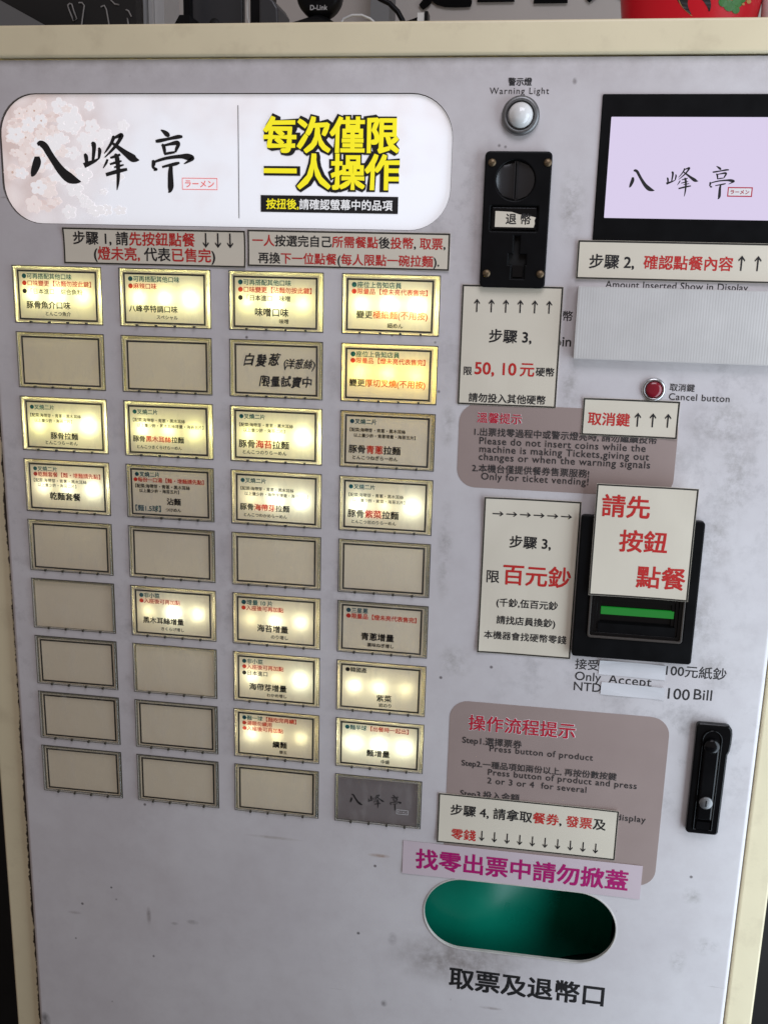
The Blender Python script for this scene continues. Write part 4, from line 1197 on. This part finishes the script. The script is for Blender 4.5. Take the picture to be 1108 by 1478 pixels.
# ================================================================== PAPERS STUCK ON THE MACHINE
prn = random.Random(11)
def paper(corners, label, cat='paper sign', mat='paper', border=1.4, d=0.0, thick=0.35, name='paper_sign', group=None, rot=0.0, lift=0.06, curl=1.6):
    q = [U(a, b, d - thick) for a, b in corners]
    x0, x1 = (q[0][0] + q[3][0]) / 2, (q[1][0] + q[2][0]) / 2
    y0, y1 = (q[0][1] + q[1][1]) / 2, (q[2][1] + q[3][1]) / 2
    c = ((x0 + x1) / 2, (y0 + y1) / 2)
    w, h = (x1 - x0) / 2000, (y1 - y0) / 2000
    amps = [prn.choice((0.15, 0.3, 0.6, 1.0)) * curl / 1000 for _ in range(4)]
    wave = prn.uniform(0.1, 0.3) / 1000; ph = prn.uniform(0, 6)
    def bend(x, z):                                  # corners lifting off, slight waviness
        u, t = x / w, z / h
        o = wave * (1 + math.sin(u * 2.6 + t * 1.7 + ph)) * min(1, abs(u) + abs(t))
        for k, (su, st_) in enumerate(((-1, 1), (1, 1), (1, -1), (-1, -1))):
            e = max(0.0, (u * su + t * st_ - 1.15) / 0.85)
            o += amps[k] * e * e
        return o
    t = thing(name, P(c[0], c[1], d - lift), label, cat, group)
    loc = P(c[0], c[1], d - lift)
    n = 20
    g = G(); v = []; f = []
    for face in (0, 1):
        for i in range(n + 1):
            for k in range(n + 1):
                x, z = -w + 2 * w * i / n, -h + 2 * h * k / n
                v.append((x, -bend(x, z) - (thick / 1000 if face == 0 else 0), z))
    N = (n + 1) ** 2
    for i in range(n):
        for k in range(n):
            a = i * (n + 1) + k
            f.append((a, a + n + 1, a + n + 2, a + 1)); f.append((a + N, a + 1 + N, a + n + 2 + N, a + n + 1 + N))
    for k in range(n):
        for a, b in ((k, k + 1), (n * (n + 1) + k, n * (n + 1) + k + 1), (k * (n + 1), (k + 1) * (n + 1)), (k * (n + 1) + n, (k + 1) * (n + 1) + n)):
            f.append((a, b, b + N, a + N))
    g.add(v, f).obj('sheet', mat, t, loc)
    if border:
        g = G(); bw_ = border / 1000; e = 0.0002
        for (ax, az, bx, bz, nx, nz) in ((-w, h, w, h, 0, -1), (w, h, w, -h, -1, 0), (w, -h, -w, -h, 0, 1), (-w, -h, -w, h, 1, 0)):
            v = []; m = 20
            for k in range(m + 1):
                tt = k / m
                x, z = (ax + (bx - ax) * tt) * (1 - e / w), (az + (bz - az) * tt) * (1 - e / h)
                x2, z2 = x + nx * bw_, z + nz * bw_
                x2 = max(-w + bw_, min(w - bw_, x2)) if nx == 0 else x2
                z2 = max(-h + bw_, min(h - bw_, z2)) if nz == 0 else z2
                v += [(x, -bend(x, z) - thick / 1000 - 0.0001, z), (x2, -bend(x2, z2) - thick / 1000 - 0.0001, z2)]
            g.add(v, [(2 * k, 2 * k + 1, 2 * k + 3, 2 * k + 2) for k in range(m)])
        g.obj('border', 'print_line', t, loc)
    t.rotation_euler[1] = rot
    L = Letters(-thick / 1000 - 0.0002); L.bend = bend
    return t, c, L, loc, d - thick

def put(pp, lines):
    t, c, L, loc, d = pp
    for segs, a, b, kw in lines:
        px_line(L, c, segs, a, b, d, **kw)
    L.g.v = [(x, y - L.bend(x, z), z) for x, y, z in L.g.v]
    L.obj(t, loc)

B12, B15, B8 = dict(wt=0.023), dict(wt=0.026), dict(wt=0.016)
put(paper([(91, 328), (356, 333), (354, 386), (93, 381)], 'beige paper strip reading step 1 with three down arrows under the lit header sign'),
    [([('步驟 1, 請', K), ('先按鈕點餐', RD), (' ↓↓↓', K)], (106, 343), (337, 347.5), B12),
     ([('(', K), ('燈未亮, ', RD), ('代表', K), ('已售完', RD), (')', K)], (136, 365), (311, 369.5), B12)])
put(paper([(357.5, 332), (650, 336), (648, 391), (357.5, 384.5)], 'beige paper strip on one person ordering at a time, beside the step 1 strip'),
    [([('一人', RD), ('按選完自己', K), ('所需餐點', RD), ('後', K), ('投幣', RD), (', ', K), ('取票', RD), (',', K)], (364.5, 347), (643, 352), B12),
     ([('再換', K), ('下一位點餐', RD), ('(', K), ('每人限點一碗拉麵', RD), (').', K)], (373, 371.5), (634, 378), B12)])
C2 = paper([(834, 345), (1140, 353.5), (1138, 409.5), (830, 403)], 'beige paper strip reading step 2 with up arrows under the display', d=-1.4)
put(C2, [(('步驟 2,', K), (850, 376), (915, 379), B12), (('確認點餐內容', RD), (928, 378.5), (1057.5, 381), B15),
         (('↑', K), (1064, 381), (1074, 381.5), B8), (('↑', K), (1087.5, 381.5), (1097.5, 382), B8), (('↑', K), (1111, 382), (1121, 382.5), B8)])
def arrows(ch, n, a, b, w):
    out = []
    for k in range(n):
        t = k / (n - 1)
        x, y = a[0] + (b[0] - a[0]) * t, a[1] + (b[1] - a[1]) * t
        out.append(((ch, K), (x - w / 2, y), (x + w / 2, y), dict(wt=0.008)))
    return out
put(paper([(668.7, 410), (814, 414.5), (800.5, 588.5), (658, 584)], 'beige step 3 paper with six up arrows, taped below the black coin acceptor'),
    arrows('↑', 6, (688, 442), (792, 444.5), 8.5) +
    [(('步驟 3,', K), (705.5, 484.5), (767, 486.5), B12), (('限', K), (669, 535), (681, 535), B12), (('50, 10', RD), (684.5, 531.5), (745, 533.5), B12),
     (('元', RD), (750, 533), (771, 533.5), B12), (('硬幣', K), (772.5, 536.5), (799.5, 537.5), B15), (('請勿投入其他硬幣', K), (676, 574), (787, 577), B15)])
put(paper([(841.5, 574), (980.5, 579), (976.6, 633), (837.7, 628.6)], 'small beige paper with three up arrows below the red cancel button'),
    [(('取消鍵', RD), (848, 604), (908.6, 606), B15)] + arrows('↑', 3, (919.5, 607), (963, 608.5), 9.5))
put(paper([(699, 717.5), (838.5, 723), (823, 952), (687.7, 940)], 'tall beige step 3 paper with six right arrows beside the black bill acceptor', d=-0.3),
    arrows('→', 6, (718.5, 742), (817, 746.5), 16) +
    [(('步驟 3,', K), (735, 781.7), (795, 784.5), B12), (('限', K), (702, 831.5), (720.5, 832), B8), (('百元鈔', RD), (725.5, 830), (823.7, 833), B12),
     (('(千鈔,伍百元鈔', K), (716, 870), (804.7, 873.5), B15), (('請找店員換鈔)', K), (716, 895), (801, 899), B15), (('本機器會找硬幣零錢', K), (698, 917), (817, 922), dict(wt=0.02))])
put(paper([(861.7, 697.6), (1009.6, 705.6), (989.7, 868), (847.8, 858)], 'beige paper with large red characters hanging over the black bill acceptor', d=-10.0, thick=0.6, curl=2.5),
    [(('請先', RD), (868, 729.5), (938, 732.5), B15), (('按鈕', RD), (893, 780.5), (963, 783.5), B15), (('點餐', RD), (917.5, 832.5), (988.5, 836), B15)])
put(paper([(632.7, 1143.4), (892.9, 1170.6), (886.4, 1242), (630, 1214)], 'pale step 4 paper with ten down arrows above the pink strip', d=-0.4, mat='paper'),
    [([('步驟 4, 請拿取', K), ('餐券', RD), (', ', K), ('發票', RD), ('及', K)], (650, 1168.5), (874, 1190), B12),
     (('零錢', RD), (651, 1203), (686.5, 1206), B12)] + arrows('↓', 10, (695, 1207), (859, 1225), 7.5))
put(paper([(582, 1213.7), (926, 1248.8), (923.5, 1297.7), (580, 1259.7)], 'pale pink strip with large magenta characters above the ticket outlet', mat='pink_paper', border=0, d=-0.1, thick=0.2),
    [(('找零出票中請勿掀蓋', 'ink_magenta'), (599.6, 1239.5), (906, 1270.5), dict(wt=0.032))])
for cr, lb in (([(864, 952.7), (961, 960), (959, 981.5), (864, 973)], 'blank white paper patch beside the 100 dollar note print'),
               ([(867, 985.7), (959, 991), (957, 1009), (866, 1003)], 'blank white paper patch beside the word Bill')):
    paper(cr, lb, 'paper patch', mat='paper_white', border=0, thick=0.15, d=-0.15, name='paper_patch', rot=0.012)

# ribbed plastic board hiding the old amount window
q0, q1 = U(834, 413, -9), U(827, 518, -9)
bx0, bx1, by0, by1 = q0[0], 694.0, q0[1], q1[1]
c = ((bx0 + bx1) / 2, (by0 + by1) / 2)
bd = thing('cover_board', P(c[0], c[1], -0.06), 'white ribbed plastic board fixed under the step 2 paper', 'cover board')
plain('board_white', (0.60, 0.575, 0.55, 1), 0.55, noise=0.12, nscale=45)
g = G()
w, h = (bx1 - bx0) / 2000, (by1 - by0) / 2000
v, f = plate_geo([rrect(-w, w, -h, h, 0.0008, 2)], -0.0086, 0.0, 0.0004)
g.add(v, f); g.obj('board', 'board_white', bd, P(c[0], c[1], -0.06))
g = G(); nr = 74
pitch = (2 * w - 0.002) / nr
for k in range(nr):                                  # fine vertical flutes
    x = -w + 0.001 + pitch * k
    v = [(x, -0.00865, -h + 0.0008), (x + pitch * 0.5, -0.00874, -h + 0.0008), (x + pitch, -0.00865, -h + 0.0008),
         (x, -0.00865, h - 0.0008), (x + pitch * 0.5, -0.00874, h - 0.0008), (x + pitch, -0.00865, h - 0.0008)]
    g.add(v, [(0, 1, 4, 3), (1, 2, 5, 4)], 0)
tag(g.obj('flutes', 'board_white', bd, P(c[0], c[1], -0.06)), kind='stuff')

# ================================================================== THINGS ON AND BEHIND THE CABINET TOP
TOPY = FY0                                           # mm, cabinet top
def UP(px, py, d):                                   # pixel -> world point at depth d mm
    x, y = U(px, py, d)
    return P(x, y, d)

# tall blackboard standing behind the left side
bb = thing('blackboard', P(-60, Z0 * 1000, 520), 'tall blackboard with faint chalk marks standing behind the cream frame', 'blackboard')
r_ = UP(205, 30, 520).x
g = G(); g.box(-0.62, r_, 0.50, 0.52, 0.0, 2.05)
g.obj('board', 'blackboard', bb, (0, 0, 0))
def chalk(strokes):
    g = G()
    for st in strokes:
        pts = [UP(a, b, 498.5) for a, b in st]
        tube(g, [tuple(p) for p in pts], 0.0011, 5)
    return g.obj('chalk_marks', 'chalk', bb, (0, 0, 0))
chalk([[(98, 8), (101, 5), (104, 6), (107, 16), (111, 27), (106, 31), (104, 24), (100, 14), (98, 8)], [(114, 4), (119, 4), (122, 8), (120, 22), (118, 38)],
       [(146, 10), (151, 8), (154, 14), (158, 37)], [(160, 0), (166, 6), (172, 7)], [(182, 14), (186, 16), (190, 24)], [(184, 26), (186, 38)]])
# slanted grey bar in front of it
bar = thing('slanted_panel', UP(20, 41, 420), 'grey slanted metal panel in front of the blackboard', 'metal panel')
pts = [UP(0, 0, 430), UP(72, 40, 430), UP(74, 60, 430), UP(-50, 60, 430), UP(-50, -28, 430)]
v, f = plate_geo([[(p.x, p.z) for p in pts][::-1]], 0.425, 0.435)
G().add(v, f).obj('panel', 'grey_metal', bar, (0, 0, 0))
# white door post
pp_ = thing('door_post', UP(222, 40, 560), 'white moulded door post on the grey wall behind the cabinet', 'post')
a, b = UP(207, 40, 560).x, UP(239, 40, 560).x
for k, (u0, u1, dd) in enumerate(((0, .38, .012), (.38, .56, .0), (.56, 1, .008))):
    g = G(); g.box(a + (b - a) * u0, a + (b - a) * u1 - 0.0006, 0.55 + dd, 0.6195, 0, 2.5)
    g.obj('moulding', 'post_white', pp_, (0, 0, 0))
# grey pillar edge behind the camera
pg = thing('grey_pillar', UP(545, 30, 580), 'grey pillar edge behind the small round camera', 'pillar')
a, b = UP(534, 30, 560).x, UP(561, 30, 560).x
g = G(); g.box(a, b, 0.56, 0.6195, 0, 2.5); g.obj('shaft', 'grey_metal', pg, (0, 0, 0))
# wall characters
sgn = thing('wall_lettering', UP(700, 0, 615), 'black calligraphy characters hung on the grey back wall', 'lettering')
o = (0, 0)
for ch, a, b, yb in (('延', 607, 678, 5), ('三', 688, 742, 1), ('王', 770, 818, 1), ('人', 846, 905, -4)):
    x0, _ = U(a, 10, 614); x1, yb_ = U(b, yb, 614)
    k = (x1 - x0) / 0.92
    L = Letters(0); L.line((ch, 'wall_ink'), x0, x1, yb_ - 0.46 * k + 4, wt=0.04, em=k)
    L.obj(sgn, P(0, 0, 614), 'character')

# black stand and dark tablet
def on_top(name, px, d, label, cat):
    p = U(px, 40, d)
    return thing(name, P(p[0], TOPY, d), label, cat)
st = on_top('device_stand', 265, 150, 'slim black device stand beside the white door post', 'stand')
zt = top
a, b = UP(267, 0, 150).x, UP(276, 0, 150).x
g = G(); g.box(a, b, 0.145, 0.155, zt, zt + 0.16); g.obj('upright', 'black_plastic', st, (0, 0, 0))
c0 = UP(262, 38, 150)
g = G(); cx0 = (a + b) / 2
hgt = UP(262, 27, 150).z - zt
v = [(cx0 - 0.018 - 0.004, 0.12, zt), (cx0 + 0.012, 0.12, zt), (cx0 + 0.012, 0.18, zt), (cx0 - 0.022, 0.18, zt),
     (cx0 - 0.004, 0.135, zt + hgt), (cx0 + 0.006, 0.135, zt + hgt), (cx0 + 0.006, 0.165, zt + hgt), (cx0 - 0.004, 0.165, zt + hgt)]
g.add(v, [(0, 3, 2, 1), (4, 5, 6, 7), (0, 1, 5, 4), (1, 2, 6, 5), (2, 3, 7, 6), (3, 0, 4, 7)]); g.obj('foot', 'black_plastic', st, (0, 0, 0))
tb = on_top('tablet', 312, 180, 'dark grey tablet with a small black mark standing on the cabinet top', 'tablet')
a, b = UP(275, 20, 180).x, UP(352, 20, 180).x
v, f = plate_geo([rrect(a, b, zt, zt + 0.17, 0.004)], 0.176, 0.186, 0.0015); G().add(v, f).obj('back', 'tablet_grey', tb, (0, 0, 0))
p = UP(310, 34.5, 176)
g = G(); lathe(g, [(0.0055, 0.0), (0.0055, -0.0006), (0.0001, -0.0006)], 18, (p.x, 0.176, p.z)); g.obj('mark', 'dark_recess', tb, (0, 0, 0))
sp = on_top('speaker_box', 367, 150, 'narrow black box standing beside the dark grey tablet', 'box')
a, b = UP(361, 20, 140).x, UP(377, 20, 140).x
v, f = plate_geo([rrect(a, b, zt, zt + 0.15, 0.003)], 0.14, 0.20, 0.001); G().add(v, f).obj('body', 'black_plastic', sp, (0, 0, 0))
wc_ = on_top('white_cable', 356, 150, 'thin white cable hanging beside the dark grey tablet', 'cable')
g = G(); tube(g, [tuple(UP(x, y, 138)) for x, y in ((358, -12), (357, 10), (357.5, 25), (360, 36), (363, 44))], 0.0011, 6); g.obj('wire', 'cable_white', wc_, (0, 0, 0))
rt = on_top('router', 390, 120, 'black rounded router box left of the round camera', 'router')
a, b = UP(377, 20, 120).x, UP(404, 20, 120).x
zt2 = UP(390, -6, 120).z
v, f = plate_geo([[(a, zt), (b + 0.002, zt), (b, zt + 0.04), (b - 0.004, zt2 - 0.006), (b - 0.012, zt2), (a, zt2)][::-1]], 0.112, 0.16, 0.002); G().add(v, f).obj('body', 'tablet_grey', rt, (0, 0, 0))
# round network camera on its foot
wcam = on_top('network_camera', 462, 60, 'small round black network camera on a flat foot', 'camera')
D_ = 60
pc_ = UP(461.5, -7, D_); rad = (UP(494, -7, D_) - UP(461.5, -7, D_)).length
g = G(); lathe(g, [(0.0001, -0.010), (rad * 0.72, -0.0098), (rad * 0.90, -0.008), (rad, -0.003), (rad, 0.006), (rad * 0.85, 0.014), (0.0001, 0.017)], 40, (pc_.x, D_ / 1000, pc_.z))
g.obj('body', 'black_plastic', wcam, (0, 0, 0))
g = G(); lathe(g, [(rad * 0.42, -0.0095), (rad * 0.42, -0.0125), (rad * 0.3, -0.0135), (0.0001, -0.0138)], 28, (pc_.x, D_ / 1000, pc_.z + rad * 0.15))
g.obj('lens', 'gloss_black', wcam, (0, 0, 0))
g = G(); g.box(pc_.x - 0.005, pc_.x + 0.005, 0.055, 0.066, zt + 0.003, pc_.z - rad * 0.8); g.obj('neck', 'black_plastic', wcam, (0, 0, 0))
g = G()
a, b = UP(400, 36, 40).x, UP(494, 36, 40).x
zf = UP(450, 24, 60).z
ring = [(0.5 * (a + b) + 0.5 * (b - a) * math.cos(t * math.pi / 12), 0.065 + 0.040 * math.sin(t * math.pi / 12)) for t in range(24)]
k = len(ring)
g.add([(x, y, zt) for x, y in ring] + [(0.5 * (a + b) + (x - 0.5 * (a + b)) * 0.97, 0.065 + (y - 0.065) * 0.95, zt + 0.42 * (zf - zt)) for x, y in ring] +
      [(pc_.x + (x - 0.5 * (a + b)) * 0.22, 0.065 + (y - 0.065) * 0.3, zf) for x, y in ring],
      [(i, (i + 1) % k, (i + 1) % k + k, i + k) for i in range(k)] + [(i + k, (i + 1) % k + k, (i + 1) % k + 2 * k, i + 2 * k) for i in range(k)] + [tuple(range(2 * k, 3 * k))], 0, True)
g.obj('foot', 'black_plastic', wcam, (0, 0, 0))
L = Letters(0)
x0, yb_ = U(447, 10.5, 48); x1, _ = U(472, 10.5, 48)
L.line(('D-Link', 'chalk'), x0, x1, yb_, wt=0.03); L.obj(wcam, P(0, 0, 49.2))
cb1 = on_top('thin_cable', 516, 60, 'thin pale cable arching beside the round camera', 'cable')
g = G(); tube(g, [tuple(UP(x, y, 70)) for x, y in ((490, 38), (496, 27), (508, 22), (522, 22), (534, 27), (542, 34), (548, 42))], 0.0012, 6); g.obj('wire', 'cable_white', cb1, (0, 0, 0))
cb2 = on_top('black_cable', 570, 60, 'thick black cable drooping in front of the grey wall', 'cable')
g = G(); tube(g, [tuple(UP(x, y, 70)) for x, y in ((535, -14), (548, -2), (562, 5), (574, 17), (581, 30), (584, 44))], 0.0024, 8); g.obj('wire', 'black_plastic', cb2, (0, 0, 0))
pg_ = on_top('plug', 606, 50, 'small white and black plug lying on the cabinet edge', 'plug')
a, b, c_ = UP(603, 30, 50), UP(613, 22, 50), UP(618, 30, 50)
g = G(); g.box(a.x, b.x, 0.045, 0.06, zt, b.z + 0.001); g.obj('body', 'cable_white', pg_, (0, 0, 0))
g = G(); g.box(b.x + 0.0003, c_.x, 0.044, 0.061, zt, b.z + 0.002); g.obj('cap', 'black_plastic', pg_, (0, 0, 0))
g = G(); tube(g, [tuple(UP(x, y, 52)) for x, y in ((604, 27), (597, 30), (588, 33), (582, 40))], 0.0018, 6); g.obj('wire', 'black_plastic', pg_, (0, 0, 0))

# red lacquered round ornament
D_ = 110
rc = UP(994, 20, D_)
ro = thing('red_ornament', Vector((rc.x, 0.11, top)), 'glossy red round ornament with black strokes and a green motif', 'ornament')
rx = (UP(1098, 20, D_) - UP(888, 20, D_)).length / 2
def rprof(t):                                        # height -> radius factor
    return 0.86 + 0.14 * math.sin(min(1, t / 0.5) * math.pi / 2) if t < 0.5 else math.sqrt(max(0.0, 1 - ((t - 0.5) / 0.5) ** 2.3))
Hh = 0.15
v = []; f = []; seg, nl = 48, 22
for j in range(nl + 1):
    t = j / nl
    for k in range(seg):
        a = 2 * math.pi * k / seg
        rr = rx * max(0.01, rprof(t))
        v.append((rr * math.cos(a), rr * 0.9 * math.sin(a), Hh * t))
for j in range(nl):
    for k in range(seg):
        a, b = j * seg + k, j * seg + (k + 1) % seg
        f.append((a, b, b + seg, a + seg))
f.append(tuple(range(seg))[::-1]); f.append(tuple(range(nl * seg, (nl + 1) * seg)))
G().add(v, f, 0, True).obj('body', 'red_lacquer', ro, (rc.x, 0.11, top))
def on_body(px, py):
    """point of the ornament's skin seen at a pixel, slightly proud"""
    o = to_world(CC) + Vector((0, 0, Z0)); e = UP(px, py, D_); dirv = (e - o).normalized()
    lo = (e - o).length - rx * 1.05
    for s in range(400):
        p = o + dirv * (lo + s * 0.0006)
        t = (p.z - top) / Hh
        if 0 <= t <= 1:
            rr = rx * max(0.01, rprof(t)) + 0.0007
            if ((p.x - rc.x) / rr) ** 2 + ((p.y - 0.11) / (rr * 0.9)) ** 2 <= 1: return p
    return None
def skin_patch(name, mat, polys):
    g = G()
    for poly in polys:
        pts = [on_body(a, b) for a, b in poly]
        if any(p is None for p in pts): continue
        g.add([tuple(p) for p in pts], [tuple(range(len(pts)))])
    if g.v: g.obj(name, mat, ro, (0, 0, 0))
def taper(a, b, w0, w1, n=5, bend=0):
    out = []
    for i in range(n):
        q = []
        for t, in ((i / n,), ((i + 1) / n,)):
            x = a[0] + (b[0] - a[0]) * t + bend * math.sin(t * math.pi); y = a[1] + (b[1] - a[1]) * t; w = w0 + (w1 - w0) * t
            q.append((x - w, y, x + w, y))
        out.append([(q[0][0], q[0][1]), (q[0][2], q[0][3]), (q[1][2], q[1][3]), (q[1][0], q[1][1])])
    return out
skin_patch('black_stroke', 'ink_black', taper((984, -4), (996, 20), 9, 1.0, 6, -3))
skin_patch('black_stroke', 'ink_black', taper((1016, -4), (1023, 16), 7, 0.8, 6, 2))
skin_patch('gold_line', 'gold_paint', taper((978, -3), (998, 23), 0.8, 0.8, 7, -4))
skin_patch('green_motif', 'leaf_green', [circle(1043, 3, 7, 10), circle(1052, 8, 8.5, 12), circle(1063, 4, 7.5, 10), circle(1061, 14, 6, 10), circle(1071, -1, 5, 9)])
skin_patch('gold_spot', 'gold_paint', [circle(1080, 2, 3.5, 8), circle(1072, 6, 2.0, 7)])
wb = on_top('white_cup', 1104, 90, 'white cup edge beside the red ornament', 'cup')
a, b = UP(1097, 20, 90).x, UP(1150, 20, 90).x
g = G(); r_ = (b - a) / 2
v = []
for (rr, zz) in ((r_ * 0.8, zt), (r_, zt + 0.09), (r_ * 0.93, zt + 0.09), (r_ * 0.75, zt + 0.006)):
    for k in range(28):
        t = 2 * math.pi * k / 28
        v.append(((a + b) / 2 + rr * math.cos(t), 0.10 + rr * math.sin(t), zz))
g.add(v, [(i * 28 + k, i * 28 + (k + 1) % 28, (i + 1) * 28 + (k + 1) % 28, (i + 1) * 28 + k) for i in range(3) for k in range(28)] + [tuple(range(28))[::-1], tuple(range(84, 112))], 0, True)
g.obj('body', 'paper_white', wb, (0, 0, 0))
